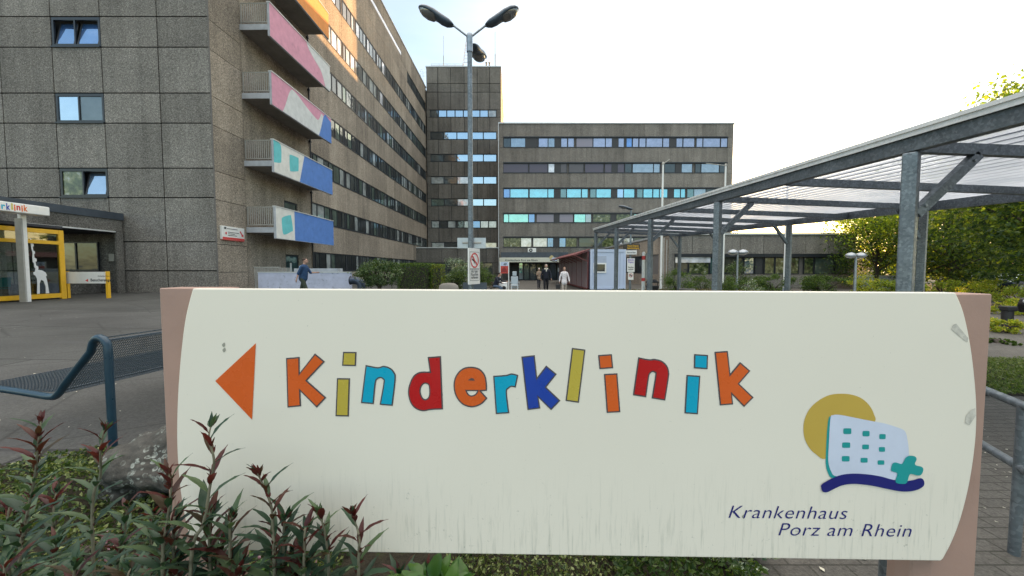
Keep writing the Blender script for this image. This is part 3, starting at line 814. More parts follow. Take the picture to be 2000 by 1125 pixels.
mb = MB(); mb.box(wl, wl+.07, WY+.07, WY+7.6, 0, WH-.06); mb.build('side_cladding', M['agg_brown'], rw)
mb = MB(); mb.box(wl-.15, wr+.12, WY-.12, WY+15.1, WH-.05, WH+.12); mb.build('roof_edge', M['coping'], rw)
mb = MB(); mb.tube([(wl-.12, WY-.1, .2), (wl-.12, WY-.1, WH)], .07, 8); mb.build('downpipe', M['coping'], rw)
TW = Matrix(((0,1,0,0),(-1,0,0,WY),(0,0,1,0),(0,0,0,1)))
WS = [
 "110-152 dark,155-243 bgrey,245-318 dk,328-383 lav,388-425 bgrey,430-462 dk,468-504 lav,511-546 lav,562-663 bl,668-740 lav,745-783 lav,788-820 dk,825-858 lav,862-870 dk,875-907 blue,914-948 lav,955-993 lav,999-1097 lav,1103-1140 lav,1145-1180 dk,1186-1223 lav,1229-1297 lav,1311-1348 lav,1353-1457 lav,1463-1502 lav",
 "108-262 blp,270-383 blp,389-425 wht,430-462 dk,466-502 bld,518-607 bld,618-732 blp,742-783 blp,788-818 dk,822-862 blp,868-908 dark,916-1043 bgrey,1048-1084 bgrey,1090-1110 dk,1115-1180 dark,1186-1216 dk,1222-1287 bgrey,1308-1340 dark,1345-1455 bgrey,1460-1500 dark",
 "110-146 blue,151-262 cyan,272-383 cyan,388-423 cyan,428-462 dk,466-500 tealdk,506-593 cyan,599-635 cyan,652-686 tealdk,691-781 cyan,786-818 dk,822-858 skyd,863-928 cyan,934-942 dk,946-980 tealdk,986-1041 cyan,1047-1083 cyan,1088-1135 cyan,1140-1172 dk,1177-1215 cyan,1220-1246 cyan,1260-1300 tealdk,1303-1375 bgrey,1380-1440 dark,1445-1500 drk2",
 "110-138 aqua,142-262 aqua,267-302 blue,316-423 bl,428-455 dk,460-545 bl,553-622 aqua,624-658 bgrey,672-780 tree,785-812 dk,818-925 tree,930-1000 aqua,1010-1100 bl,1105-1150 dk,1155-1260 tree,1265-1300 dark,1305-1400 bgrey,1405-1500 dark",
 "108-147 tree,149-215 tree,218-282 wht,295-381 wht,386-420 blue,425-455 dk,461-498 blue,502-568 tree,585-690 dark,692-726 drk2,730-800 tree,805-826 dk,830-855 wht,865-925 lav,930-990 dark,995-1100 tree,1105-1200 dark,1205-1300 drk2,1305-1400 dark,1405-1500 tree"]
for (b, t_), row in zip(wb, WS):
    for it in row.split(','):
        r_, kd = it.split(); x0, x1 = map(float, r_.split('-'))
        if kd == 'dk':
            mb = MB(TW); mb.box(-.10, -.03, wX(x0-3), wX(x1+3), b+.02, t_-.02); mb.build('infill_panel', M['panel_dark'], rw); continue
        unit(rw, TW, wX(x0-2), wX(x1+2), b+.03, t_-.06, [], [kd])
mb = MB(TW)
for (b, t_) in wb:
    mb.box(-.02, .10, sx0, sx1, t_-.02, t_+.12); mb.box(-.02, .05, sx0, sx1, b-.04, b+.03)
mb.build('blind_box', M['frame'], rw)

# low block in front of the tower
lb = thing('link_block', 'single-storey dark concrete link building in front of the tower, pale coping', 'building', (-8, 57.6, 0))
LY = 57.6; lx0, lx1 = at(812, 500, LY).x, wl-.25; LH = at(900, 483.5, LY).z
mb = MB(); mb.box(lx0+.05, lx1-.05, LY+.2, TY-.02, 0, LH-.1); mb.build('wall_core', M['joint'], lb)
mb = MB(); xs = [lx0]+[at(p, 500, LY).x for p in (834, 863, 894, 922, 950)]+[lx1]; zw = at(900, 513, LY).z
panels(mb, xs, [zw, LH-.08], g=.03, axis='x', d0=LY); panels(mb, xs, [0, .9], g=.03, axis='x', d0=LY)
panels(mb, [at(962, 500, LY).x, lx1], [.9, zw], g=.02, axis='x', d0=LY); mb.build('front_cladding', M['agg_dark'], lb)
mb = MB(); mb.box(lx0-.05, lx1, LY-.08, TY-.02, LH-.08, LH+.06); mb.build('roof_edge', M['coping'], lb)
TL = Matrix(((0,1,0,0),(-1,0,0,LY),(0,0,1,0),(0,0,0,1)))
q = np.linspace(lx0+.1, at(962, 500, LY).x, 6)
for i in range(5): unit(lb, TL, q[i]+.02, q[i+1]-.02, .92, zw-.03, [.5], ['dark','drk2'])

# ================================================================== low annex (right)
AY = 32.0
an = thing('annex_building', 'flat-roofed single-storey pebble-dash annex behind the carport', 'building', (20, AY, 0))
ax0, ax1 = at(1306, 500, AY).x, at(1671, 500, AY).x; AH = at(1500, 457, AY).z
mb = MB(); mb.box(ax0+.07, ax1-.07, AY+.2, WY-.05, 0, AH-.08); mb.build('wall_core', M['joint_pale'], an)
z0w, z1w = at(1500, 536, AY).z, at(1500, 502, AY).z; zf2 = at(1500, 496, AY).z
xs = [at(p, 500, AY).x for p in (1306, 1318, 1352, 1400, 1446, 1491, 1530, 1573, 1617, 1671)]
aw0, aw1 = at(1318, 500, AY).x, at(1656, 500, AY).x
mb = MB(); panels(mb, [xs[0]]+xs[2:], [zf2, AH-.08], g=.02, axis='x', d0=AY); panels(mb, xs, [0, z0w], g=.015, axis='x', d0=AY)
panels(mb, [ax0, aw0], [z0w, zf2], g=.01, axis='x', d0=AY); panels(mb, [aw1, ax1], [z0w, zf2], g=.01, axis='x', d0=AY); mb.build('front_cladding', M['agg'], an)
mb = MB(); ys = np.linspace(AY+.07, WY-.06, 11)
for i in range(10):
    mb.box(ax0, ax0+.07, ys[i]+.02, ys[i+1]-.02, 2.9, AH-.1); mb.box(ax0, ax0+.07, ys[i]+.02, ys[i+1]-.02, 0, 1.1)
    mb.box(ax1-.07, ax1, ys[i]+.02, ys[i+1]-.02, 0, AH-.1)
mb.box(ax0, ax0+.07, AY+.09, AY+2.2, 1.12, 2.88); mb.build('side_cladding', M['agg_brown'], an)
mb = MB(); mb.box(ax0-.08, ax1+.08, AY-.1, WY-.14, AH-.08, AH+.08); mb.build('roof_edge', M['coping'], an)
mb = MB(); mb.box(aw0, aw1, AY-.16, AY+.06, z1w, zf2); mb.build('fascia', M['frame'], an)
TA = Matrix(((0,1,0,0),(-1,0,0,AY),(0,0,1,0),(0,0,0,1)))
pw = [(1319,1345,'dark'),(1346,1386,'tree'),(1387,1408,'tealdk'),(1409,1436,'dark'),(1437,1452,'dark'),(1454,1474,'sky'),(1476,1492,'dk'),(1494,1514,'tree'),(1515,1534,'tree'),(1535,1562,'tree'),(1571,1591,'tree'),(1592,1630,'grn'),(1632,1655,'grn')]
for a, b, kd in pw: unit(an, TA, at(a, 500, AY).x, at(b, 500, AY).x, z0w+.02, z1w-.02, [], [kd])
mb = MB(TA); mb.box(.02, .06, at(1319,500,AY).x, at(1387,500,AY).x, at(1350,513,AY).z, z1w-.01)
mb.build('roller_blind', G['wht'], an)
TS = Matrix.Translation((ax0, 0, 0)) @ Matrix.Rotation(PI, 4, 'Z')
for i in range(4): unit(an, TS, -(36.5+3.2*(i+1)), -(36.5+3.2*i)-.05, 1.12, 2.88, [.35,.7], ['dark','drk2','dark'])
mb = MB(); mb.box(at(1664,488,AY).x, at(1668,488,AY).x, AY-.12, AY, at(1664,491,AY).z, at(1664,485,AY).z); mb.build('security_lamp', M['whitem'], an)
mb = MB(); mb.tube([(at(1299,500,AY).x, AY+.3, 0), (at(1299,500,AY).x, AY+.3, 4.2)], .06, 8); mb.tube([(at(1303,500,AY).x, AY+.1, 0), (at(1303,500,AY).x, AY+.1, 4.0)], .05, 8); mb.build('downpipe', M['rail'], an)

# tank + low white wall + fence to the right of the annex
tk_ = thing('ribbed_tank', 'pale ribbed round metal tank beside the end of the annex', 'tank', (30.5, 34, 0))
mb = MB(); c = at(1682, 520, 34)
pr = [(.75, 0)]
for i in range(14): pr += [(.75, .12+i*.2), (.82, .17+i*.2), (.82, .24+i*.2), (.75, .29+i*.2)]
pr += [(.75, 3.0), (.2, 3.15)]
mb.lathe(pr, (c.x, 34, 0), 24); mb.build('tank_body', M['whitem'], tk_)
mb = MB()
for k in range(3): a = k*2*PI/3; mb.box(c.x+.6*math.cos(a)-.05, c.x+.6*math.cos(a)+.05, 34+.6*math.sin(a)-.05, 34+.6*math.sin(a)+.05, -.02, .05)
mb.build('foot', M['rail'], tk_)
lw_ = thing('garden_wall', 'low pale lilac rendered wall with grey coping near the trees at right', 'wall', (28.5, 30, 0))
mb = MB(); mb.box(at(1674,550,30).x, at(1790,550,30).x, 30, 30.25, -.05, at(1700,541,30).z); mb.build('wall_body', M['lilacwall'], lw_)
mb = MB(); mb.box(at(1673,550,30).x, at(1791,550,30).x, 29.96, 30.29, at(1700,541,30).z, at(1700,538,30).z); mb.build('coping', M['coping'], lw_)

# ================================================================== main entrance
EY = 52.0
en = thing('entrance_canopy', 'cream entrance canopy lettered above glass doors at the foot of the rear wing', 'canopy', (at(1035,500,EY).x, EY, 0))
def E(px, py, Y=EY): return at(px, py, Y)
mb = MB(); mb.box(E(978,500).x, E(1110,500).x, EY+.3, WY-.05, E(1000,503).z, E(1000,492.5).z); mb.build('fascia', M['slate'], en)
mb = MB(); b0, b1 = E(975,503).x, E(1096.5,503).x; zb0, zb1 = E(1000,512.3).z, E(1000,503.2).z
mb.box(b0, b1, EY, EY+.28, zb0, zb1); mb.build('sign_beam', plain('cream_enamel', (.62,.62,.52), .4), en, bevel=.04)
vs, fs, w_ = text_geo('Krankenhaus Porz am Rhein', 0, 1.1, .02)
x0, x1 = E(987,508).x, E(1050,508).x
mb = MB(); mb.add([(x0+(x1-x0)*x, EY-.004, zb0+.16+y*.36) for x, y in vs], fs); mb.build('lettering', M['frame'], en)
mb = MB(); c = E(1078,505)
mb.prism([curve([(0,0,1),(.3,.35,1),(0,.62,1),(-.32,.3,1)],6)], lambda u,v,d:(c.x-.05+u, EY-d, zb1-.3+v), .001, .03, 0)
mb.prism([curve([(-.1,0,1),(.1,.42,1),(.5,.2,1),(.62,-.1,1)],6)], lambda u,v,d:(c.x+.05+u, EY-d, zb1-.35+v), .031, .05, 1)
mb.build('emblem', [plain('emblem_gold', (.55,.45,.22), .5), M['contw']], en)
mb = MB(); ez = E(1000,547.5,55).z
mb.box(E(993,520).x, E(1110,520).x, EY+.29, EY+3.2, zb0-.04, zb0+.02); mb.build('ceiling', M['soffit'], en)
dd = 55.0
def D(px, py): return at(px, py, dd)
mb = MB(); mb.box(D(992,520).x, D(1112,520).x, dd+.08, dd+.2, -.02, D(1000,512).z)
mb.build('inner_wall', plain('lobby_dark', (.03,.028,.025), .7), en)
for i, (a, b, kd) in enumerate([(1013,1022,'cur'),(1023,1034,'grn'),(1035,1047,'drk2'),(1048,1060,'tree'),(1061,1073,'tree'),(1074,1086,'dark')]):
    mb = MB(); X0, X1 = D(a,520).x, D(b,520).x; z1 = D(1000,514).z
    mb.box(X0, X0+.08, dd-.03, dd+.05, 0, z1); mb.box(X1-.08, X1, dd-.03, dd+.05, 0, z1); mb.box(X0+.08, X1-.08, dd-.03, dd+.05, z1-.1, z1); mb.box(X0+.08, X1-.08, dd-.03, dd+.05, 0, .12)
    o = mb.build('glass_door', M['frame'], en); mb = MB(); mb.box(X0+.08, X1-.08, dd, dd+.02, .12, z1-.1); mb.build('pane', G[kd], o)
mb = MB()
for i in range(3): mb.box(D(1014.5,520).x, D(1020,520).x, dd-.05, dd-.035, 1.0+.55*i, 1.4+.55*i)
mb.build('notice', G['aqua'], en)
mb = MB(); mb.box(D(1088,520).x, D(1108,520).x, dd-.4, dd, 0, D(1000,505).z); mb.build('side_panel', M['slate'], en)
mb = MB(); mb.box(D(1089,520).x, D(1093,520).x, dd-.44, dd-.41, 1.2, 1.75); mb.box(D(1105,520).x, D(1109,520).x, dd-.44, dd-.41, 1.9, 2.9); mb.build('notice', M['white'], en)
# ceiling floodlight boxes over the fascia
fl = thing('air_unit', 'square pale outdoor fan unit mounted above the entrance fascia', 'fan unit', (E(1040,488).x, 55, E(1040,491).z))
mb = MB(); mb.box(E(1031.5,488).x, E(1048,488).x, EY+1.0, EY+1.7, E(1040,492).z, E(1040,483.8).z); mb.build('casing', M['whitem'], fl, bevel=.02)
mb = MB(); c = E(1037.5,488); mb.tube([(c.x, EY+.97, c.z), (c.x, EY+1.0, c.z)], .24, 16); mb.build('fan', M['black'], fl)
mb = MB(); mb.tube([(c.x, EY+.94, c.z), (c.x, EY+.97, c.z)], .09, 12); mb.build('hub', M['whitem'], fl)
# ================================================================== kinderklinik pavilion (far left)
PX = -19.6
def Xp(X, py, px):   # point on plane x=X seen at px,py
    d = at(px, py, 1.0); k = X/d.x; return Vector((X, k, HC+(d.z-HC)*k))
pv = thing('entrance_pavilion', 'low entrance pavilion with yellow-framed glass front at the left edge', 'building', (-19, 14, .4))
TP1 = Matrix.Translation((PX, 0, 0))
yE = 16.9                                # where the porch begins
mb = MB(); 
mb.box(PX-7, PX-.02, 10, YF-.1, 4.03, 4.32); mb.build('roof', M['joint'], pv)
mb = MB(); mb.box(PX-.02, PX+.05, 12, YF-.11, 4.03, 4.37); mb.build('fascia', M['slate'], pv)
mb = MB()
for a, b in ((12, 14.6), (14.6, 17.1), (17.1, 19.45)): mb.box(PX-.12, PX-.002, a+.01, b-.01, 3.46, 4.02)
mb.box(PX-.12, PX-.002, 19.16, 19.46, .3, 3.44)
mb.build('upper_cladding', M['agg_dark'], pv)
mb = MB(); mb.box(PX-.15, PX+.02, 15.3, 19.1, 3.40, 3.455); mb.build('canopy_trim', M['whitem'], pv)
mb = MB(); mb.box(PX-3.4, PX-.16, 15.3, YF-.15, 3.36, 3.40); mb.build('porch_ceiling', M['joint'], pv)
# porch back wall and return wall
mb = MB(); mb.box(PX-3.4, PX-.13, YF-.2, YF-.12, .3, 3.36); mb.box(PX-1.3, PX-1.2, 15.6, YF-.21, 0.3, .95); mb.build('porch_wall', M['agg_dark'], pv)
TB = Matrix(((0,1,0,0),(-1,0,0,YF-.2),(0,0,1,0),(0,0,0,1)))
unit(pv, TB @ Matrix.Translation((.12,0,0)), PX-3.2, PX-1.15, 1.5, 2.95, [.45], ['drk2','dark'])
mb = MB(); c = at(219, 503, YF-.22); mb.box(c.x-.13, c.x+.13, YF-.26, YF-.2, c.z-.18, c.z+.18); mb.build('switch_box', M['rail'], pv)
# projecting yellow glass lobby
GX = -18.0; y0, y1 = 10.5, 15.5
mb = MB(); mb.box(PX-.3, GX-.05, y0, y1+.02, 3.2, 3.3); mb.build('lobby_roof', M['joint'], pv)
mb = MB()
zt0, zm0, zbot = 3.13, 2.66, .40
for y in (y1-.17, y1-2.55, y1-4.95): mb.box(GX-.1, GX, y, y+.17, zbot, zt0)
mb.box(PX-.2, GX-.1, y1-.08, y1, zt0-.2, zt0); mb.box(PX-.2, GX-.1, y1-.08, y1, zbot+.05, zbot+.22)
for a, b in ((y1-2.38, y1-.17), (y1-4.78, y1-2.55)):
    for z, h in ((zt0-.16, .16), (zm0-.1, .13), (zbot+.06, .17)): mb.box(GX-.09, GX-.01, a, b, z, z+h)
mb.build('yellow_frame', M['yellow'], pv)
gl = NT('lobby_glass'); g_ = gl.n('ShaderNodeBsdfGlossy'); gl.set(g_, 'Roughness', .02); tr = gl.n('ShaderNodeBsdfTransparent'); gl.set(tr, 'Color', (.75,.8,.78,1))
lw2 = gl.n('ShaderNodeLayerWeight'); gl.set(lw2, 'Blend', .3); mm = gl.n('ShaderNodeMixShader'); gl.t.links.new(gl.math('ADD', gl.math('MULTIPLY', lw2.outputs['Fresnel'], .8), .04, True), mm.inputs[0]); gl.t.links.new(tr.outputs[0], mm.inputs[1]); gl.t.links.new(g_.outputs[0], mm.inputs[2])
M['glass'] = gl.end(mm.outputs[0])
for a, b in ((y1-2.38, y1-.17), (y1-4.78, y1-2.55)):
    mb = MB(); mb.box(GX-.055, GX-.045, a, b, zbot+.23, zm0-.1); mb.build('glass_pane', M['glass'], pv)
    mb = MB(); mb.box(GX-.055, GX-.045, a, b, zm0+.03, zt0-.16); mb.build('glass_pane', M['glass'], pv)
mb = MB(); mb.box(PX-.2, GX-.1, y1-.05, y1-.04, zbot+.22, zt0-.2); mb.build('glass_pane', M['glass'], pv)
mb = MB(); mb.box(GX-.16, GX-.13, y1-2.3, y1-1.3, zm0+.05, zt0-.17); mb.box(GX-.16, GX-.13, y1-4.7, y1-2.6, zm0+.05, zt0-.17); mb.build('transom_blind', plain('sand_blind', (.70,.52,.26), .7), pv)
mb = MB(); mb.box(PX-3, PX-2.9, y0, y1+.5, .4, 3.2); mb.box(PX-3, GX-.2, y0-.1, y0, .4, 3.2); mb.build('lobby_wall', plain('lobby_wall', (.06,.07,.07), .8), pv)
mb = MB(); mb.box(GX-.9, GX-.8, y1-4.6, y1-.5, 2.1, 2.2); mb.build('handrail', M['rail'], pv)
# giraffe decoration on the glass
gf = MB(); gy = 14.05
def GP(u, v, d): return (GX-.043+d, 14.26+u*.62, zbot+.23+v*.98)
neck = [(.30,2.15),(.36,2.15),(.37,1.98),(.46,1.95),(.46,1.86),(.41,1.84),(.42,1.7),(.50,1.66),(.50,1.58),(.45,1.55),(.46,1.42),(.56,1.38),(.56,1.28),(.50,1.26),(.52,1.12),(.62,1.08),(.62,.98),(.60,.95),(.80,.93),(.98,.84),(1.04,.72),(.98,.70),(1.04,.45),(1.10,.02),(.92,.02),(.93,.3),(.84,.52),(.72,.56),(.64,.42),(.62,.02),(.48,.02),(.52,.4),(.52,.6),(.46,.72),(.36,.78),(.36,.86),(.44,.88),(.48,1.0),(.42,1.06),(.42,1.2),(.36,1.26),(.36,1.4),(.38,1.6),(.33,1.8)]
gf.prism([neck], GP, .0, .004); 
go = gf.build('giraffe_cutout', M['white'], pv)
# waiting chairs
def chair(x, y, mat, label):
    t = thing('waiting_chair', label, 'chair', (x, y, gz(x, y)+.02), 'chairs behind the pavilion glass')
    b = MB(); b.box(-.22, .22, -.22, .22, .43, .46); b.build('seat', M[mat], t, local=True, bevel=.01)
    b = MB(); b.add([(-.22,.22,.5),(.22,.22,.5),(.22,.28,.86),(-.22,.28,.86),(-.22,.245,.5),(.22,.245,.5),(.22,.305,.86),(-.22,.305,.86)], [(0,1,2,3),(7,6,5,4),(0,4,5,1),(1,5,6,2),(2,6,7,3),(3,7,4,0)]); b.build('backrest', M[mat], t, local=True)
    for sx in (-1, 1):
        for sy in (-1, 1):
            b = MB(); b.tube([(sx*.2, sy*.2, .43), (sx*.22, sy*.22, 0)], .012, 8); b.build('leg', M['steel'], t, local=True)
    b = MB()
    for sx in (-1, 1): b.tube([(sx*.2,.2,.43),(sx*.2,.29,.8)], .012, 8)
    b.build('back_frame', M['steel'], t, local=True); t.rotation_euler = (0,0,PI/2+PI)
    return t
for i, (y, m, lb_) in enumerate(((11.9,'redp','red waiting chair behind the glass, left of the white post'),(12.75,'teal','teal waiting chair behind the glass, next to the red one'),(14.2,'teal','teal waiting chair behind the glass, beside the giraffe'))):
    chair(GX-1.1, y, m, lb_)
# canopy beam sign with letters + post
bs = thing('canopy_sign', 'long white beam lettered in colours above the yellow lobby, carried on a white post', 'sign', (-17.4, 14, .4))
BX = -17.15
mb = MB(); mb.box(BX-.5, BX, 8.5, 14.38, 3.55, 3.88); mb.build('beam', M['whitem'], bs, bevel=.03)
cols = {'o': (.80,.16,.03), 'y': (.62,.50,.10), 'c': (.0,.42,.62), 'r': (.60,.02,.03), 'b': (.03,.08,.42)}
for q in cols: M['l_'+q] = plain('vinyl_'+q, cols[q], .3, 0, .04, 4)
y = 12.42
for ch, c, dz in zip('Kinderklinik', 'oycrocbyoroo', (0,.02,0,-.01,0,.01,0,.02,0,.03,0,.02)):
    vs, fs, w_ = text_geo(ch, 0, 1, .035)
    wd = .045 if ch in 'il' else .105
    mb = MB(); mb.add([(BX+.004, y+x*wd, 3.61+dz+v*.30) for x, v in vs], fs); mb.build('letter', M['l_'+c], bs); y += wd+.025
mb = MB(); mb.box(BX-.55, BX-.42, 13.85, 14.0, .3, 3.55); mb.build('post', M['whitem'], bs)
mb = MB(); mb.box(BX-.60, BX-.37, 13.80, 13.849, .3, 3.4); mb.build('post_flange', M['rail'], bs)

# small visitor-entrance sign
vs_ = thing('visitor_sign', 'white panel sign on two yellow legs standing in front of the porch', 'sign', (-17.1, 15.6, .4))
Yv = 15.7
def V(px, py): return at(px, py, Yv)
for a, b in ((129.5,134.5),(209,213.5)):
    mb = MB(); mb.box(V(a,560).x, V(b,560).x, Yv-.05, Yv+.05, .35, V(a,530).z); mb.build('leg', M['yellow'], vs_)
mb = MB(); mb.box(V(131,540).x, V(209,540).x, Yv-.09, Yv-.052, V(150,553.5).z, V(150,531).z); mb.build('panel', M['whitem'], vs_, bevel=.005)
for txt, x0, x1, yb, hh in (('Besuchereingang', 152, 199, 549.3, .16), ('Krankenhaus Porz am Rhein', 167, 199, 540.2, .07)):
    v2, f2, w_ = text_geo(txt, 0, 1, .02); X0, X1, zz = V(x0,0).x, V(x1,0).x, V(150,yb).z
    mb = MB(); mb.add([(X0+(X1-X0)*x, Yv-.093, zz+v*hh) for x, v in v2], f2); mb.build('lettering', M['frame'], vs_)
mb = MB(); X0, zz = V(141,0).x, V(150,547.5).z
mb.add([(X0, Yv-.093, zz), (X0+.12, Yv-.093, zz-.06), (X0+.12, Yv-.093, zz+.06)], [(0,1,2)]); mb.build('arrow', M['redp'], vs_)

# ================================================================== ramp wall, railing, gooseneck vent
rwY = 20.0
rp_ = thing('ramp_wall', 'low pale lilac ramp wall behind the walking man', 'wall', (-11, rwY, .3))
def R(px, py, Y=rwY): return at(px, py, Y)
mb = MB(); mb.box(R(504,540).x, R(684,540).x, rwY, rwY+.22, .1, R(600,532.5).z); mb.build('wall_body', M['lilacwall'], rp_)
mb = MB(); mb.box(R(503,540).x, R(686.5,540).x, rwY-.02, rwY+.26, R(600,532.5).z, R(600,531).z); mb.build('coping', M['coping'], rp_)
mb = MB(); mb.box(R(549,540).x, R(640,540).x, rwY+1.2, rwY+1.8, .3, 1.62); mb.build('step_wall', M['slab'], rp_)
tr_ = thing('ramp_railing', 'grey bar railing at the corner behind the lilac ramp wall', 'railing', (-13.4, 20.9, .3))
mb = MB(); Yr = 20.9
for i in range(26):
    x = R(497,530,Yr).x+i*.075; mb.box(x, x+.03, Yr, Yr+.03, .3, 1.66)
mb.build('bars', M['rail'], tr_)
mb = MB(); mb.box(R(497,530,Yr).x-.02, R(547,530,Yr).x+.02, Yr-.01, Yr+.04, 1.66, 1.71); mb.build('top_rail', M['rail'], tr_)
vt = thing('gooseneck_vent', 'dark round gooseneck vent beside the end of the lilac wall', 'vent', (-5.7, 18.4, .1))
c = at(706, 560, 18.4)
mb = MB(); pts = [(c.x, 18.4, 0), (c.x, 18.4, .75)]
for i in range(1, 8): a = i*PI/14; pts.append((c.x-.33*(1-math.cos(a)), 18.4, .75+.3*math.sin(a)))
pts.append((c.x-.5, 18.4, 1.04)); mb.tube(pts, [.19]*len(pts), 20, cap=False); mb.build('duct', plain('dark_duct', (.05,.065,.10), .35, .4), vt)
mb = MB(); mb.tube([(c.x-.5, 18.4, 1.04), (c.x-.53, 18.4, 1.04)], .21, 20); mb.build('grille', M['frame'], vt)

# ================================================================== twin street lamp
LYp = 8.0
st = thing('street_lamp', 'tall galvanised street lamp with three dark heads, carrying the no-smoking sign', 'street lamp', (at(918,560,LYp).x, LYp, gz(-.9,8)))
lx = at(918.5, 300, LYp).x; ztop = at(918, 66, LYp).z
mb = MB(); mb.tube([(lx,LYp,0),(lx,LYp,ztop-.35)], [.06,.048], 16); mb.build('pole', M['galv'], st)
mb = MB(); mb.lathe([(.062,ztop-.36),(.062,ztop-.08),(.066,ztop-.06),(.05,ztop)], (lx,LYp,0), 16); mb.build('bracket', M['steel'], st)
headm = plain('lamp_head_grey', (.05,.07,.095), .35, .2)
bowl = glassmat('lamp_bowl', (.10,.10,.10), (.9,.9,.9), .12)
def lamp_head(parent, A, B, roll=0, L=None, wd=.20, name='lamp_head'):
    """A at spigot, B at the tip; elongated cobra head, bowl below the front half"""
    A = Vector(A); B = Vector(B); d = (B-A); LL = d.length; d.normalize()
    up = Vector((0,0,1)); up = (up-d*up.dot(d)).normalized(); s = d.cross(up)
    b = MB(); prof = [(0,.30,.10,.02),(.06,.46,.26,.30),(.15,.60,.42,.50),(.3,.68,.50,.52),(.45,.74,.60,.36),(.6,.96,.66,.20),(.78,1.0,.62,.16),(.9,.82,.5,.13),(.97,.55,.3,.10),(1,.25,.1,.05)]
    n = 18; vs = []
    for t, w_, hu, hd in prof:
        for k in range(n):
            a = 2*PI*k/n; cx_, sz = math.cos(a), math.sin(a)
            vs.append(A+d*(t*LL)+s*(cx_*w_*wd)+up*(sz*(hu if sz > 0 else hd)*wd))
    fs = [(i*n+k, i*n+(k+1) % n, (i+1)*n+(k+1) % n, (i+1)*n+k) for i in range(len(prof)-1) for k in range(n)]
    b.add(vs, fs, 0, True); b.add(vs[:n], [tuple(range(n))]); b.add(vs[-n:], [tuple(range(n))[::-1]])
    h = b.build(name, headm, parent, fixn=True)
    b = MB(); vs = []; prof = [(.48,.55,.34),(.55,.80,.60),(.7,.90,.68),(.85,.80,.55),(.94,.55,.32),(.975,.2,.12)]
    for t, w_, hd in prof:
        for k in range(n//2+1):
            a = PI+PI*k/(n//2); vs.append(A+d*(t*LL)+s*(math.cos(a)*w_*wd*.97)+up*(math.sin(a)*hd*wd))
    m_ = n//2+1; fs = [(i*m_+k, i*m_+k+1, (i+1)*m_+k+1, (i+1)*m_+k) for i in range(len(prof)-1) for k in range(m_-1)]
    b.add(vs, fs, 0, True); b.add(vs[:m_], [tuple(range(m_))]); b.build('bowl', bowl, h, fixn=True)
    return h
for px_, py_, tx, ty, ex, ey in ((886,50,818,16,914,74),(948,50,1013,18,922,74)):
    A = at(px_, py_, LYp); B = at(tx, ty, LYp); C_ = Vector((lx, LYp, ztop-.08))
    mb = MB(); mb.tube([C_, A+(A-C_).normalized()*.1], .022, 10); mb.build('arm', M['steel'], st)
    lamp_head(st, A, B, wd=.165)
A = Vector((lx+.06, LYp+.08, ztop-.16)); B = Vector((lx+.16, LYp+.95, ztop-.02))
mb = MB(); mb.tube([(lx, LYp, ztop-.2), A+Vector((0,.1,0))], .022, 10); mb.build('arm', M['steel'], st)
lamp_head(st, A, B, wd=.165)
# back of rectangular road sign
bk = thing('road_sign', 'blank silver back of a rectangular road sign strapped to the lamp pole', 'sign', (lx, LYp+.07, 2.1))
def Lp(px, py, Y=LYp+.08): return at(px, py, Y)
mb = MB(); mb.box(Lp(893.5,470).x, Lp(949,470).x, LYp+.07, LYp+.075, Lp(900,485).z, Lp(900,464.5).z); mb.build('plate', plain('bare_aluminium', (.42,.45,.50), .35, .6), bk)
mb = MB(); z = Lp(900,474.5).z; mb.box(Lp(903,470).x, Lp(940,470).x, LYp+.05, LYp+.069, z-.018, z+.018); mb.build('clamp', M['rail'], bk, bevel=.006)
# no smoking sign, turned about the vertical
ns = thing('no_smoking_sign', 'tall white no-smoking sign with red ring on the main lamp pole', 'sign', (lx+.02, LYp-.1, 1.6))
pL = at(915.5, 520, LYp-.12); pR = at(935.5, 520, LYp+.12)
zt = at(915.5, 485, LYp-.1).z; zb_ = at(915.5, 555, LYp-.1).z; O = Vector((pL.x, LYp-.28, 0)); ang = math.atan2(.36, pR.x-pL.x+.0)
U = Vector((pR.x-pL.x, .38, 0)); Wd = U.length; U.normalize(); N_ = Vector((U.y, -U.x, 0))
def NS(u, v, d): p = O+U*u+N_*d; return (p.x, p.y, zb_+v)
HN = zt-zb_
mb = MB(); mb.prism([[(0,0),(Wd,0),(Wd,HN),(0,HN)]], NS, 0, .025); mb.build('plate', M['whitem'], ns, fixn=True)
mb = MB()
def fr_(a, b, c, d, t=.006):
    mb.prism([[(a,b),(c,b),(c,d),(a,d)], [(a+t,b+t),(a+t,d-t),(c-t,d-t),(c-t,b+t)]], NS, .026, .028, sides=False)
fr_(Wd*.08, HN*.10, Wd*.92, HN*.42); fr_(Wd*.08, HN*.43, Wd*.92, HN*.90)
for i, wd_ in enumerate(('Ab hier', 'Rauchen', 'verboten')):
    v2, f2, w_ = text_geo(wd_, 0, 1, .01); mb.add([NS(Wd*(.18+.64*x), HN*(.325-.085*i)+v*.085, .028) for x, v in v2], f2)
cx, cz2 = Wd*.5, HN*.665
mb.prism([[(cx-.10,cz2+.01),(cx-.085,cz2+.035),(cx+.09,cz2-.045),(cx+.075,cz2-.07)]], NS, .0265, .0285, sides=False)
mb.prism([[(cx-.02,cz2-.06),(cx,cz2-.07),(cx-.03,cz2+.07),(cx-.06,cz2+.09)]], NS, .0265, .0287, sides=False)
mb.build('lettering', M['frame'], ns)
mb = MB(); rr = .155
o_ = [(cx+rr*math.cos(a*PI/16), cz2+rr*math.sin(a*PI/16)) for a in range(32)]; i_ = [(cx+(rr-.028)*math.cos(-a*PI/16), cz2+(rr-.028)*math.sin(-a*PI/16)) for a in range(32)]
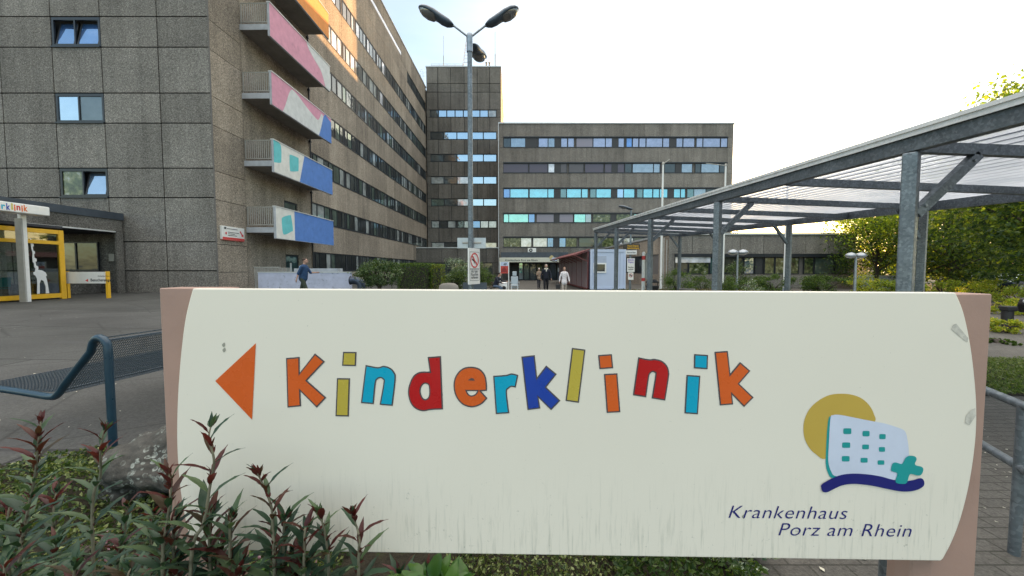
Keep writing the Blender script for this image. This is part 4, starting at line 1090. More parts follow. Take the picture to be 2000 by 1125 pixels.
mb.prism([o_, i_], NS, .026, .030, sides=False); k_ = .7*rr
mb.prism([[(cx-k_-.01,cz2+k_-.012),(cx-k_+.01,cz2+k_+.012),(cx+k_+.01,cz2-k_+.012),(cx+k_-.01,cz2-k_-.012)]], NS, .026, .031, sides=False)
mb.build('prohibition_ring', M['redp'], ns)

# ================================================================== single lamp with signs, right
Y2 = 21.0
s2 = thing('street_lamp', 'small street lamp with a single dark head behind the carport eave', 'street lamp', (at(1231,560,Y2).x, Y2, 0))
lx2 = at(1231.5, 480, Y2).x; A = at(1236, 409, Y2); B = at(1208, 402.5, Y2)
mb = MB(); mb.tube([(lx2,Y2,0),(lx2,Y2,2.2),(lx2,Y2,A.z-.06)], [.07,.06,.05], 12); mb.build('pole', M['galv'], s2)
lamp_head(s2, A, B, wd=.15)
def sgn(name, label, px0, px1, py0, py1, Y, mat, lines, lm='frame', ring=None, arrow=False):
    t = thing(name, label, 'sign', (at(px0,520,Y).x, Y, at(px0,py1,Y).z))
    a = at(px0, py1, Y); b = at(px1, py0, Y)
    b2 = MB(); b2.box(a.x, b.x, Y-.02, Y, a.z, b.z); b2.build('plate', mat, t)
    b2 = MB()
    for txt, u0, u1, v, hh, col in lines:
        v2, f2, w_ = text_geo(txt, 0, 1, .02); b2.add([(a.x+(b.x-a.x)*(u0+(u1-u0)*x), Y-.024, a.z+(b.z-a.z)*v+y_*hh) for x, y_ in v2], f2, col)
    if b2.f: b2.build('lettering', [M[lm], plain('violet_print', (.22,.12,.5), .5)], t)
    if ring:
        cx_, cz_, r_ = (a.x+b.x)/2, a.z+(b.z-a.z)*ring[0], ring[1]
        b2 = MB(); o_ = [(cx_+r_*math.cos(k*PI/10), cz_+r_*math.sin(k*PI/10)) for k in range(20)]; i_ = [(cx_+r_*.78*math.cos(-k*PI/10), cz_+r_*.78*math.sin(-k*PI/10)) for k in range(20)]
        b2.prism([o_, i_], lambda u,v,d:(u, Y-d, v), .022, .026, sides=False); b2.build('prohibition_ring', M['redp'], t)
        b2 = MB(); b2.bar((cx_-r_*.6, Y-.025, cz_+r_*.1), (cx_+r_*.6, Y-.025, cz_-r_*.1), .01, .03); b2.bar((cx_-r_*.6, Y-.028, cz_+r_*.6), (cx_+r_*.6, Y-.028, cz_-r_*.6), .01, .03); b2.build('symbol', M['frame'], t)
    return t
brn = plain('brown_sign', (.05,.04,.03), .5)
sgn('direction_sign', 'dark brown direction sign with two gold lines high on the small lamp pole', 1217, 1250, 477, 487, Y2-.08, brn, [('Haupt-Eingang', .25,.9,.55,.13,0),('Besuchereingang',.25,.95,.1,.13,0)], 'yellow')
sgn('white_sign', 'narrow white text sign below the brown sign on the small lamp pole', 1222, 1243.5, 489, 497, Y2-.08, M['whitem'], [('Haus am Rhein', .1,.9,.3,.12,0)])
sgn('notice_sign', 'white notice with violet print on the small lamp pole', 1224.5, 1239.5, 504.5, 531, Y2-.08, M['whitem'], [('BESUCHER', .1,.9,.82,.12,1),('Eingang',.15,.85,.67,.12,1),('Rauchen',.15,.85,.3,.1,0),('verboten',.15,.85,.15,.1,0)])
sgn('small_no_smoking_sign', 'small white no-smoking sign lowest on the small lamp pole', 1226.5, 1237, 532, 546.5, Y2-.08, M['whitem'], [], 'frame', (.6, .10))

# flag poles
for i, (px, yt, ax_, ay_, lbl, Yp) in enumerate(((1292.5,319,1308,311,'flagpole nearest the container, its arm pointing right',23.5),(1414,322,1379,319,'flagpole in front of the right end of the rear wing, arm pointing left',24.5),(1535,327,1500,320,'flagpole rising over the annex roof, arm pointing left',25.5))):
    b = at(px, 450, Yp); t = thing('flagpole', 'white '+lbl, 'flagpole', (b.x, Yp, 0), 'white flagpoles')
    zt = at(px, yt, Yp).z; mb = MB(); mb.tube([(b.x,Yp,0),(b.x,Yp,zt*.6),(b.x,Yp,zt)], [.07,.062,.05], 12); mb.build('pole', M['whitem'], t)
    e = at(ax_, ay_, Yp); mb = MB(); mb.tube([(b.x,Yp,zt-.05),(e.x,Yp,e.z)], .025, 8); mb.lathe([(.07,-.08),(.07,.04),(.03,.08)], (b.x,Yp,zt), 10); mb.build('banner_arm', M['rail'], t)
    mb = MB(); mb.lathe([(.14,0),(.14,.06),(.09,.1),(.09,.3),(.071,.32)], (b.x,Yp,0), 14); mb.build('base', M['steel'], t)
# mushroom double lamps
for i, (px, py, Yp, lbl, w_) in enumerate(((1441,493,20,'double disc park lamp in front of the annex window',1),(1672,499,16,'double disc park lamp at the right end of the annex',1))):
    b = at(px, py, Yp); t = thing('park_lamp', lbl, 'park lamp', (b.x, Yp, 0), 'double disc park lamps')
    mb = MB(); mb.tube([(b.x,Yp,0),(b.x,Yp,b.z+.05)], [.06,.045], 12); mb.bar((b.x-.2,Yp,b.z),(b.x+.2,Yp,b.z),.04,.04); mb.build('pole', M['steel'], t)
    for s_ in (-1, 1):
        r_ = 9.5*Yp/750; cx_ = b.x+s_*r_*1.02
        mb = MB(); mb.lathe([(.02,r_*.62),(r_*.6,r_*.45),(r_*.95,.03),(r_,-.01)], (cx_,Yp,b.z), 20); hd = mb.build('lamp_shade', M['steel'], t)
        mb = MB(); mb.lathe([(r_*.98,-.012),(r_*.85,-r_*.35),(r_*.4,-r_*.55),(.02,-r_*.6)], (cx_,Yp,b.z), 20); mb.build('bowl', G['cur'], hd)
# white cobra lamp in the trees
c = at(1905, 528, 30); t = thing('street_lamp', 'pale lamp head low among the trees at right', 'street lamp', (c.x, 30, 0))
mb = MB(); mb.tube([(c.x,30,0),(c.x,30,c.z)], .06, 10); mb.build('pole', M['steel'], t)
hm = headm; headm = M['whitem']; lamp_head(t, (c.x,30,c.z), at(1881,529.5,30), wd=.16); headm = hm

# red-white height post
Yb = 15.0; c = at(1256.5, 540, Yb)
t = thing('striped_post', 'red and white striped round post next to the container', 'post', (c.x, Yb, 0))
ztp = at(1256, 491.5, Yb).z
for a, b, m in ((0,1.12,'whitem'),(1.12,1.24,'redp'),(1.24,1.95,'whitem'),(1.95,2.10,'redp'),(2.10,ztp,'whitem')):
    mb = MB(); mb.lathe([(.065,a),(.065,b)] if b < ztp else [(.065,a),(.065,b-.05),(.03,b)], (c.x,Yb,0), 16); mb.build('band', M[m], t)
mb = MB(); mb.box(c.x+.065, c.x+.14, Yb-.04, Yb+.04, 1.2, 2.2); mb.build('hinge_box', M['steel'], t)
# litter bin and small things behind the sign
c = at(1274, 560, 14.5); t = thing('litter_bin', 'dark grey litter bin beside the carport post', 'bin', (c.x, 14.5, 0))
mb = MB(); mb.lathe([(.2,.15),(.22,.9),(.24,.92),(.24,.96)], (c.x,14.5,0), 18); mb.tube([(c.x,14.5,0),(c.x,14.5,.2)], .05, 8); mb.build('bin_body', M['panel_dark'], t)
mb = MB(); mb.lathe([(.24,1.08),(.25,1.1),(.12,1.2)], (c.x,14.5,0), 18); mb.tube([(c.x-.2,14.5,.9),(c.x-.2,14.5,1.1)], .015, 6); mb.tube([(c.x+.2,14.5,.9),(c.x+.2,14.5,1.1)], .015, 6); mb.build('lid', M['black'], t)
c = at(1342, 560, 15.5); t = thing('stone_planter', 'small grey pot planter right of the litter bin', 'planter', (c.x, 15.5, 0))
mb = MB(); mb.lathe([(.16,0),(.26,.5),(.3,.72),(.3,.8),(.25,.8),(.24,.7)], (c.x,15.5,0), 18); mb.build('pot', M['soffit'], t)

# ================================================================== site container with maroon lean-to
CY = 28.0; ct = thing('site_container', 'pale blue-white site container with a small square window', 'container', (7, CY, 0))
cx0, cx1 = at(1153, 520, CY).x, at(1222.5, 520, CY).x; CH = at(1180, 487, CY).z
mb = MB(); mb.box(cx0+.08, cx1-.08, CY+.05, CY+17.9, .12, CH-.02); mb.build('body', M['contw'], ct)
mb = MB()
for x in (cx0, cx1-.14): mb.box(x, x+.14, CY, CY+.14, .1, CH)
mb.box(cx0+.14, cx1-.14, CY, CY+.12, CH-.2, CH); mb.box(cx0+.14, cx1-.14, CY, CY+.12, .1, .26)
mb.box(cx1-.14, cx1, CY+.14, CY+18, CH-.18, CH-.001); mb.build('corner_frame', M['contw'], ct, bevel=.01)
mb = MB(); a, b = at(1160, 535, CY), at(1182, 496, CY)
q0, q1, z0, z1 = at(1159,540,CY).x, at(1184,540,CY).x, at(1160,533,CY).z, at(1160,513.5,CY).z
mb.box(q0, q1, CY+.02, CY+.05, z1, z1+.5); mb.build('shutter_box', plain('shutter_grey', (.40,.45,.55), .5), ct)
mb = MB()
for a_, b_, c_, d_ in ((q0,q0+.1,z0,z1),(q1-.1,q1,z0,z1),(q0+.1,q1-.1,z0,z0+.1),(q0+.1,q1-.1,z1-.1,z1)): mb.box(a_,b_,CY-.01,CY+.05,c_,d_)
wd_ = mb.build('window', M['whitem'], ct); mb = MB(); mb.box(q0+.1,q1-.1,CY+.02,CY+.045,z0+.1,z1-.1); mb.build('pane', G['dark'], wd_)
mb = MB()
for x in (1200, 1211): X = at(x,520,CY).x; mb.box(X, X+.02, CY+.03, CY+.055, .3, CH-.25)
mb.build('panel_seam', plain('seam', (.3,.35,.45), .6), ct)
# lean-to side
ln = thing('lean_to', 'maroon-framed glazed lean-to with sloping roof along the container side', 'shelter', (cx0-1, CY+8, 0))
X1 = cx0-.02; X0 = cx0-1.15; z1 = CH+.02; z0_ = CH-.42; ya, yb = CY+.3, CY+17.5
mb = MB(); mb.add([(X1+.05,ya,z1),(X0,ya,z0_),(X0,yb,z0_),(X1+.05,yb,z1),(X1+.05,ya,z1+.05),(X0,ya,z0_+.05),(X0,yb,z0_+.05),(X1+.05,yb,z1+.05)], [(0,1,2,3),(7,6,5,4),(0,4,5,1),(1,5,6,2),(2,6,7,3),(3,7,4,0)]); mb.build('roof', M['maroon'], ln)
n = 7; mbs = MB()
for i in range(n+1):
    y = ya+(yb-ya)*i/n
    mb = MB(); mb.box(X1-.12, X1-.05, y, y+.07, .05, z1-.15); mb.build('post', M['maroon'], ln)
    mb = MB(); mb.bar((X1-.08, y+.035, z1-.9), (X0+.1, y+.035, z0_-.03), .04, .05); mb.bar((X1-.08,y+.035,z1-.1),(X0+.02,y+.035,z0_-.03),.04,.06); mb.build('rafter', M['maroon'], ln)
mb = MB(); mb.bar((X0,ya,z0_),(X0,yb,z0_),.05,.09); mb.bar((X1-.09,ya,.12),(X1-.09,yb,.12),.06,.12); mb.build('eave_beam', M['maroon'], ln)
for i in range(n):
    y = ya+(yb-ya)*i/n; mb = MB(); mb.box(X1-.1, X1-.06, y+.08, y+(yb-ya)/n-.01, .18, z1-.2); mb.build('wall_panel', M['contp'], ln)

# ================================================================== carport
cp_ = thing('carport', 'galvanised steel carport with corrugated translucent roof on the right', 'carport', (5.7, 10, 0))
CX0, CX1 = 3.80, 7.60; sl_ = .52/13.8
def ez(y): return 2.90+(y-3.71)*sl_        # gutter top, left side
def rz_(y): return ez(y)-.17
ry = [1.9]+[3.71+1.72*i for i in range(9)]
ya, yb = 1.2, 17.75
mb = MB(); mb.bar((CX0,ya,ez(ya)-.11),(CX0,yb,ez(yb)-.11),.07,.16); mb.bar((CX0+.05,ya,ez(ya)-.18),(CX0+.05,yb,ez(yb)-.18),.06,.012); mb.build('eave_beam', M['galv'], cp_)
mb = MB(); mb.bar((CX1+.12,ya,ez(ya)-.28),(CX1+.12,yb,ez(yb)-.28),.08,.16); mb.build('eave_beam', M['galv'], cp_)
mb = MB(); mb.bar((CX0-.03,ya-.02,ez(ya)+.005),(CX0-.03,yb+.05,ez(yb)+.005),.10,.035); mb.bar((CX0-.06,ya-.02,ez(ya)-.03),(CX0-.06,yb+.05,ez(yb)-.03),.012,.06); mb.build('eave_trim', plain('aluminium_trim', (.82,.83,.83), .3, .1), cp_)
for y in ry:
    mb = MB(); mb.bar((CX0+.035,y,ez(y)-.15),(CX1+.08,y,ez(y)-.30),.07,.10); mb.build('rafter', M['galv'], cp_)
mb = MB()   # corrugated sheets, ribs along the length
nx = 300
for x_, row in ((0,0),):
    ysh = np.linspace(ya-.02, yb+.02, 9); vs = []
    for y in ysh:
        for i in range(nx+1):
            f = i/nx; X = CX0-.02+(CX1+.28-CX0)*f
            vs.append((X, y, ez(y)-.03-.15*f+.020*math.sin((X-3.78)*2*PI/RIB)))
    n = nx+1; mb.add(vs, [(j*n+i, j*n+i+1, (j+1)*n+i+1, (j+1)*n+i) for j in range(8) for i in range(nx)], 0, True)
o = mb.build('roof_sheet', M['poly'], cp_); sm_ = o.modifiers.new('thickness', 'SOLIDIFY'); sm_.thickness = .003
# I-section posts turned 45 degrees
def post(x, y, z1, w_):
    mb = MB(); T = Matrix.Translation((x,y,0)) @ Matrix.Rotation(math.radians(32), 4, 'Z'); mb.M = T
    h = w_/2; mb.box(-h,h,-h,h,0,z1); 
    return mb.build('post', M['galv'], cp_, bevel=.012)
for i in range(5):
    y = 3.71+3.44*i
    post(CX0+.0, y, ez(y)-.2, .112); post(CX1, y, ez(y)-.36, .115)
    mb = MB(); mb.bar((CX0+.06,y,ez(y)-.78),(CX0+.62,y,ez(y)-.22),.07,.08); mb.build('brace', M['galv'], cp_)
    mb = MB(); mb.bar((CX1-.05,y,ez(y)-.86),(CX1-.45,y,ez(y)-.34),.06,.07); mb.build('brace', M['galv'], cp_)
    for f in ((.12,-.70),(.56,-.28)):
        mb = MB(); mb.lathe([(.013,0),(.013,.012)], (0,0,0), 6); bq = mb.build('bolt', M['steel'], cp_, local=True)
        bq.location = (CX0+f[0]-5.7, y-.036-10, ez(y)+f[1]); bq.rotation_euler = (PI/2, 0, 0)
    for X in (CX0, CX1):
        mb = MB(); mb.box(X-.14,X+.14,y-.14,y+.14,0,.02); mb.build('base_plate', M['galv'], cp_)

# ================================================================== bench
B0 = Vector((-3.10, 2.92, 0)); zg = .2; uu = Vector((.2,.98,0)).normalized(); vv = Vector((-.98,.2,0)).normalized()
bn = thing('bench', 'blue wire-mesh metal bench with tubular frame at the left', 'bench', (B0.x, B0.y, zg))
def BP(s, t, z): p = B0+uu*s+vv*t; return Vector((p.x, p.y, zg+z))
blue = plain('blue_powder_coat', (.013,.042,.07), .35, .1, .15, 8)
mesh_m = plain('blue_black_mesh', (.06,.08,.10), .4, .2)
def bframe(s):
    pts = [(0,0),(0,.2),(0,.75)]
    for i in range(1, 9): a = i*PI/9; pts.append((.08-.08*math.cos(a), .785+.085*math.sin(a)))
    pts += [(.175,.76),(.46,.49),(.51,.43)]
    for i in range(1, 5): a = i/5; pts.append((.51+.10*a, .43-.06*math.sin(a*PI/2)))
    pts += [(.66,.37),(1.0,.39),(1.5,.41)]
    mb = MB(); mb.tube([BP(s,t,z) for t, z in pts], .027, 14)
    mb.tube([BP(s,1.42,.39),BP(s,1.42,0)], .030, 12)
    return mb.build('tube_frame', blue, bn)
for s in (0, 1.9): bframe(s)
mb = MB()
def grid(p, n1, n2):
    """p(s,f): s along 0..1, f across 0..1"""
    for i in range(n2+1): f = i/n2; mb.bar(p(0,f), p(1,f), .0045, .0045)
    for j in range(n1+1): s = j/n1; mb.bar(p(s,0), p(s,1), .0035, .0045)
def backf(s, f):   # from top to seat
    return BP(.03+1.84*s, .12+.38*f, .835-.40*f)
def toproll(s, f):
    a = f*PI*.9; return BP(.03+1.84*s, .065-.055*math.cos(PI-a)*-1*-1 if False else .02+.10*f, .84+.03*math.sin(f*PI))
def seatf(s, f): return BP(.03+1.84*s, .53+.9*f, .40+.02*f-.015*math.sin(f*PI))
grid(backf, 110, 17); mb.build('backrest', mesh_m, bn)
mb = MB(); grid(toproll, 80, 3); mb.build('top_roll', mesh_m, bn)
mb = MB(); grid(seatf, 90, 24); mb.build('seat', mesh_m, bn)
for f in (0,1):
    mb = MB(); mb.tube([BP(.0,.12+.38*f,.835-.40*f),BP(1.9,.12+.38*f,.835-.40*f)], .009, 8); mb.build('edge_rod', mesh_m, bn)

# ================================================================== boulder
t = NT('lichen_stone'); v = t.coord()
c_ = t.ramp(t.noise(v, 9, 6, .7), [(.3, (.03,.03,.028)), (.7, (.11,.105,.095))])
vr = t.voro(t.mix(.06, v, t.n('ShaderNodeTexNoise').outputs[1]), 30, 'Distance'); msk = t.math('MULTIPLY', t.math('MULTIPLY', t.ramp(t.noise(v, 3.2, 4, .7), [(.46, 0), (.56, .75)]), t.ramp(vr, [(.12, 0.2), (.30, .8), (.42, 1), (.5, 0)])), t.ramp(t.noise(v, 40, 3), [(.35, .1), (.6, 1)]))
M['rock'] = t.end(t.bsdf(t.mix(msk, c_, (.42,.46,.42)), .95, 0, t.bump(t.noise(v, 20, 6, .7), .8, .02), .2))
c = at(318, 872, 2.55); bo = bmesh.new(); bmesh.ops.create_icosphere(bo, subdivisions=5, radius=1)
for vtx in bo.verts:
    p = vtx.co.copy(); n = 1+.16*math.sin(p.x*3+1)*math.cos(p.y*2.7)+.1*math.sin(p.z*5+p.x*4)+.04*math.sin(p.x*13+p.y*9)+.02*math.sin(p.y*31+p.z*23)
    vtx.co = Vector((p.x*.36*n, p.y*.3*n, max(-.12, p.z*.25*n)+.06*p.x))
me = bpy.data.meshes.new('boulder'); bo.to_mesh(me); bo.free(); me.materials.append(M['rock'])
for p in me.polygons: p.use_smooth = True
o = bpy.data.objects.new('boulder', me); COL.objects.link(o); o.location = (c.x, c.y, .27)
tag(o, 'dark boulder with white lichen rings beside the bench leg', 'boulder')

# ================================================================== guard rail right
gr = thing('guard_rail', 'galvanised tube guard rail at the right edge beside the sign', 'railing', (2.72, 2.06, 0))
P2 = Vector((2.82,2.08,0)); dv = Vector((.42,.91,0)).normalized(); pr_ = Vector((.75,-.5,0))
mb = MB(); mb.tube([P2, P2+Vector((0,0,.80)), P2+Vector((0,0,.85))], .025, 16); mb.build('post', M['galv'], gr)
e2 = P2+dv*2.3
mb = MB(); mb.tube([e2, e2+Vector((0,0,.85))], .030, 16); mb.build('post', M['galv'], gr)
for z in (.845, .50):
    mb = MB(); mb.tube([P2-dv*1.0+Vector((0,0,z)), P2+Vector((0,0,z)), e2+Vector((0,0,z))], .024, 14); mb.build('rail', M['galv'], gr)
c = at(1737, 1110, 1.62); t = thing('steel_post', 'short galvanised post under the sign panel', 'post', (c.x, 1.62, 0))
mb = MB(); mb.tube([(c.x,1.62,0),(c.x,1.62,.95)], .035, 16); mb.build('tube', M['galv'], t)
mb = MB(); mb.lathe([(.036,.95),(.038,.96),(.02,.98)], (c.x,1.62,0), 16); mb.build('cap', M['black'], t)
# ================================================================== the big sign
KS = .0125; Y0S = 1.25
NS_ = Vector((KS, 1, 0)).normalized()
def S(px, py, off=0.0):
    """point on the sign plane (off = metres proud of it, towards the viewer)"""
    d = at(px, py, 1.0)-Vector((0,0,HC)); k = Y0S/(d.y+KS*d.x)
    return Vector((0,0,HC))+d*k-NS_*off
sg = thing('clinic_sign', 'large cream Kinderklinik sign with curved sides on two brown posts in the foreground', 'sign', (0.35, 1.27, 0))
def panelmat():
    t = NT('cream_sign_enamel'); v = t.coord()
    c = t.ramp(t.noise(v, 1.3, 3), [(.3, (.775,.735,.64)), (.7, (.80,.76,.665))])
    sep = t.n('ShaderNodeSeparateXYZ'); t.t.links.new(v, sep.inputs[0])
    v2 = t.coord('Object', (24, 1, 1.6)); st = t.ramp(t.noise(v2, 3.2, 5, .7), [(.52, 0), (.72, 1)])
    # grime runs gather along the lower edge
    lo = t.ramp(t.math('ADD', t.math('MULTIPLY', sep.outputs[2], -2.6), 2.75), [(.25, 0), (.95, 1)])
    c = t.mix(t.math('MULTIPLY', t.math('MULTIPLY', st, lo), .38), c, (.22,.25,.20))
    sp = t.math('MULTIPLY', t.ramp(t.noise(v, 130, 2, .5), [(.74, 0), (.78, 1)]), .5)
    c = t.mix(t.math('MULTIPLY', sp, .6), c, (.30,.30,.26))
    mo = t.math('MULTIPLY', t.math('MULTIPLY', t.ramp(t.noise(v, 38, 5, .75), [(.64, 0), (.72, 1)]), lo), .7)
    c = t.mix(mo, c, (.12,.15,.12))
    return t.end(t.bsdf(c, .32, 0, t.bump(t.noise(v, 90, 2), .06, .001), .5))
pm = panelmat()
outl = curve([(376,563.5),(1867,571.5),(1883,612,1),(1897,680,1),(1906,760,1),(1908,820,1),(1904,880,1),(1893,950,1),(1877,1013,1),(1860,1058,1),(1843,1091),(1838,1096),(385,1074),(378,1072),(366,1035,1),(355,980,1),(348,920,1),(345,850,1),(347,770,1),(353,690,1),(362,620,1)], 6)
mb = MB(); mb.prism([outl], lambda x, y, d: S(x, y, d), -.035, 0.0); panel = mb.build('panel', pm, sg, bevel=.0035)
pinkm = NT('dusty_brown_post'); v = pinkm.coord()
c_ = pinkm.ramp(pinkm.noise(v, 2.5, 5), [(.3, (.33,.215,.175)), (.7, (.40,.26,.21))])
c_ = pinkm.mix(pinkm.ramp(pinkm.noise(v, 60, 3), [(.3, 0), (.7, .25)]), c_, (.38,.26,.22))
c_ = pinkm.mix(pinkm.ramp(pinkm.noise(pinkm.coord('Object', (6,6,.8)), 5, 5, .7), [(.62, 0), (.75, .5)]), c_, (.10,.07,.05))
pk = pinkm.end(pinkm.bsdf(c_, .6, 0, pinkm.bump(pinkm.noise(v, 120, 2), .25, .002), .4))
for pxo, sgn_, yt in ((312.5, 1, 563.0), (1937, -1, 574.5)):
    dr_ = S(pxo, yt)-Vector((0,0,HC)); a = Vector((0,0,HC))+dr_*((dr_.length+.045)/dr_.length); zt_ = a.z; x0 = a.x-sgn_*.012; x1 = a.x+sgn_*.20
    mb = MB(); ring = []
    w0, w1 = min(x0, x1), max(x0, x1); yc0 = a.y; dp = .10
    prof = [(w0+.012, yc0), (w1-.012, yc0), (w1, yc0+.012), (w1, yc0+dp), (w0, yc0+dp), (w0, yc0+.012)]
    if sgn_ < 0: prof = [(w0+.05, yc0), (w1-.012, yc0), (w1, yc0+.012), (w1, yc0+dp), (w0, yc0+dp), (w0, yc0+.07), (w0+.012, yc0+.03)]
    n = len(prof); vs = [(x, y, -.1) for x, y in prof]+[(x, y, zt_) for x, y in prof]
    mb.add(vs, [tuple(range(n))[::-1], tuple(range(n, 2*n))]+[(i, (i+1) % n, n+(i+1) % n, n+i) for i in range(n)])
    mb.build('post', pk, sg, bevel=.003, fixn=True)
# ---- coloured letters (outlines measured on the sign)
def A_(l): return [(400+p[0]/3.448, 640+p[1]/3.448)+tuple(p[2:]) for p in l]
def B_(l): return [(940+p[0]/3.448, 640+p[1]/3.448)+tuple(p[2:]) for p in l]
def C_(l): return [(1380+p[0]/3.125, 740+p[1]/3.125)+tuple(p[2:]) for p in l]
LT = [
 ('o', [A_([(548,204),(640,196),(641,302),(743,172),(810,228),(690,355),(820,470),(755,538),(645,428),(650,528),(558,537)])]),
 ('y', [A_([(932,162),(1023,163),(1019,258),(925,256)])]), ('y', [A_([(891,339),(979,340),(971,597),(881,595)])]),
 ('c', [A_([(1084,250),(1165,265,1),(1205,256,1),(1250,270,1),(1278,300,1),(1287,345,1),(1266,526),(1178,518),(1204,370,1),(1200,348,1),(1186,339,1),(1166,346,1),(1153,374,1),(1139,514),(1052,507)])]),
 ('r', [A_([(1501,197),(1591,190),(1605,549),(1525,553,1),(1470,562,1),(1420,545,1),(1385,505,1),(1369,440,1),(1378,380,1),(1405,325,1),(1448,297,1),(1515,295)]), A_([(1485,376,1),(1505,384,1),(1511,408,1),(1511,448,1),(1502,472,1),(1482,480,1),(1465,465,1),(1455,435,1),(1457,405,1),(1469,384,1)])]),
 ('o', [A_([(1901,424),(1862,427),(1904,474),(1870,510,1),(1830,530,1),(1788,535,1),(1738,518,1),(1700,478,1),(1679,425,1),(1677,365,1),(1695,315,1),(1733,276,1),(1785,262,1),(1845,273,1),(1885,312,1),(1899,365,1)]), A_([(1766,426),(1836,426),(1820,447,1),(1795,455,1),(1776,445,1)])]),
 ('c', [B_([(80,323),(165,317,1),(205,307,1),(250,318),(232,403),(204,398,1),(184,410,1),(173,437,1),(189,575),(98,581)])]),
 ('b', [B_([(270,194),(360,184),(376,333),(437,254),(508,312),(438,400),(533,490),(470,555),(386,472),(398,543),(311,554)])]),
 ('y', [B_([(610,135),(701,147),(657,505),(567,492)])]),
 ('o', [B_([(786,184),(879,177),(888,272),(795,279)])]), ('o', [B_([(825,311),(916,306),(936,568),(844,573)])]),
 ('r', [B_([(1056,198),(1130,212,1),(1165,209,1),(1215,222,1),(1250,255,1),(1264,300,1),(1260,350,1),(1238,490),(1146,475),(1170,322,1),(1166,303,1),(1152,298,1),(1137,309,1),(1129,333,1),(1110,468),(1020,454)])]),
 ('c', [B_([(1432,177),(1526,183),(1523,279),(1430,273)])]), ('c', [B_([(1381,317),(1474,323),(1458,582),(1367,576)])]),
 ('o', [B_([(1569,162),(1659,156),(1676,308),(1741,230),(1811,290),(1736,377),(1833,469),(1768,534),(1688,450),(1695,516),(1605,523)])]),
]
outm = plain('vinyl_outline', (.075,.07,.08), .35)
vm = {'o': (.66,.115,.018), 'y': (.50,.40,.06), 'c': (.0,.36,.55), 'r': (.46,.010,.012), 'b': (.012,.055,.36)}
for q in vm: M['v_'+q] = plain('letter_vinyl_'+q, vm[q], .28, 0, .05, 5, 0, .5)
def decal(name, mats, loops, off, parent, mi=0):
    mb = MB(); mb.prism(loops, lambda x, y, d: S(x, y, d), 0, off, 0, sides=False); return mb.build(name, mats, parent)
for c, loops in LT:
    lo = [curve(l, 6) for l in loops]
    mb = MB(); mb.prism(lo, lambda x, y, d: S(x, y, d), .0, .0012, 0, sides=False)
    inn = [inset(lo[0], 2.6)]+[inset(l, -2.4) for l in lo[1:]]
    mb.prism(inn, lambda x, y, d: S(x, y, d), .0, .0020, 1, sides=False)
    if c == 'o' and len(lo) > 1:
        mb.prism([curve(A_([(1772,353),(1795,338,1),(1812,344,1),(1818,355)]), 4)], lambda x, y, d: S(x, y, d), 0, .0026, 0, sides=False)
    mb.build('letter', [outm, M['v_'+c]], panel)
mb = MB(); tri_ = A_([(345,104),(72,358),(320,619)]); mb.prism([tri_], lambda x, y, d: S(x, y, d), 0, .0012, 0, sides=False); mb.build('arrow', M['v_o'], panel)
# ---- emblem
decal('emblem_sun', plain('emblem_ochre', (.53,.37,.07), .35, 0, .05), [curve(C_([(1025,262,1),(1020,215,1),(995,165,1),(950,122,1),(890,97,1),(820,90,1),(750,98,1),(685,130,1),(630,180,1),(598,245,1),(590,310,1),(600,370,1),(630,425,1),(670,462,1),(722,487,1),(820,420,1),(940,330,1)]), 4)], .0010, panel)
tealm = plain('emblem_teal', (.01,.30,.30), .35, 0, .06); navym = plain('emblem_navy', (.008,.012,.16), .35, 0, .06)
decal('emblem_edge', tealm, [curve(C_([(757,232,1),(800,300,1),(800,560,1),(800,590,1),(760,602,1),(738,570,1),(726,520,1),(727,430,1),(733,320,1),(742,245,1)]), 4)], .0016, panel)
decal('emblem_building', plain('emblem_white', (.58,.64,.78), .4, 0, .08, 8), [curve(C_([(753,238,1),(768,220,1),(800,217,1),(840,223,1),(910,237,1),(1000,255,1),(1080,270,1),(1150,291,1),(1205,316,1),(1222,370,1),(1230,440,1),(1225,560,1),(1150,615,1),(1000,595,1),(880,590,1),(785,592,1),(757,562,1),(740,500,1),(744,380,1)]), 4)], .0022, panel)
mb = MB()
for cx, cy, w_, h_ in ((855,317,48,34),(969,332,42,32),(1069,350,38,30),(848,402,48,32),(966,413,40,28),(1066,428,36,28),(845,485,46,32),(957,494,42,28),(1060,508,40,26)):
    mb.prism([C_(rrect(cx, cy, w_, h_, .35))], lambda x, y, d: S(x, y, d), 0, .0028, 0, sides=False)
mb.build('emblem_windows', tealm, panel)
decal('emblem_wave', navym, [curve(C_([(700,640,1),(760,605,1),(820,583,1),(890,575,1),(980,580,1),(1060,593,1),(1130,612,1),(1200,622,1),(1260,614,1),(1300,603,1),(1320,617,1),(1320,648,1),(1285,672,1),(1230,684,1),(1170,682,1),(1090,667,1),(1000,648,1),(900,638,1),(830,645,1),(780,665,1),(735,687,1),(706,686,1),(697,665,1)]), 4)], .0032, panel)
decal('emblem_cross', tealm, [curve(C_([(1207,480,1),(1228,467,1),(1262,469,1),(1275,487,1),(1264,514,1),(1275,526,1),(1303,532,1),(1316,548,1),(1306,578,1),(1285,587,1),(1242,577,1),(1229,588,1),(1218,625,1),(1200,637,1),(1157,633,1),(1147,618,1),(1158,578,1),(1150,568,1),(1124,560,1),(1120,545,1),(1129,514,1),(1150,507,1),(1180,516,1),(1194,508,1)]), 4)], .0038, panel)
def label_text(txt, px0, px1, y0, y1, size, par):
    v2, f2, w_ = text_geo(txt, .28, 1.06, -.008)
    mb = MB(); mb.add([S(px0+(px1-px0)*x, y0+(y1-y0)*x-size*y_, .0012) for x, y_ in v2], f2); return mb.build('lettering', navym, par)
label_text('Krankenhaus', 1422.5, 1655, 1011.2, 1013.5, 35.5, panel)
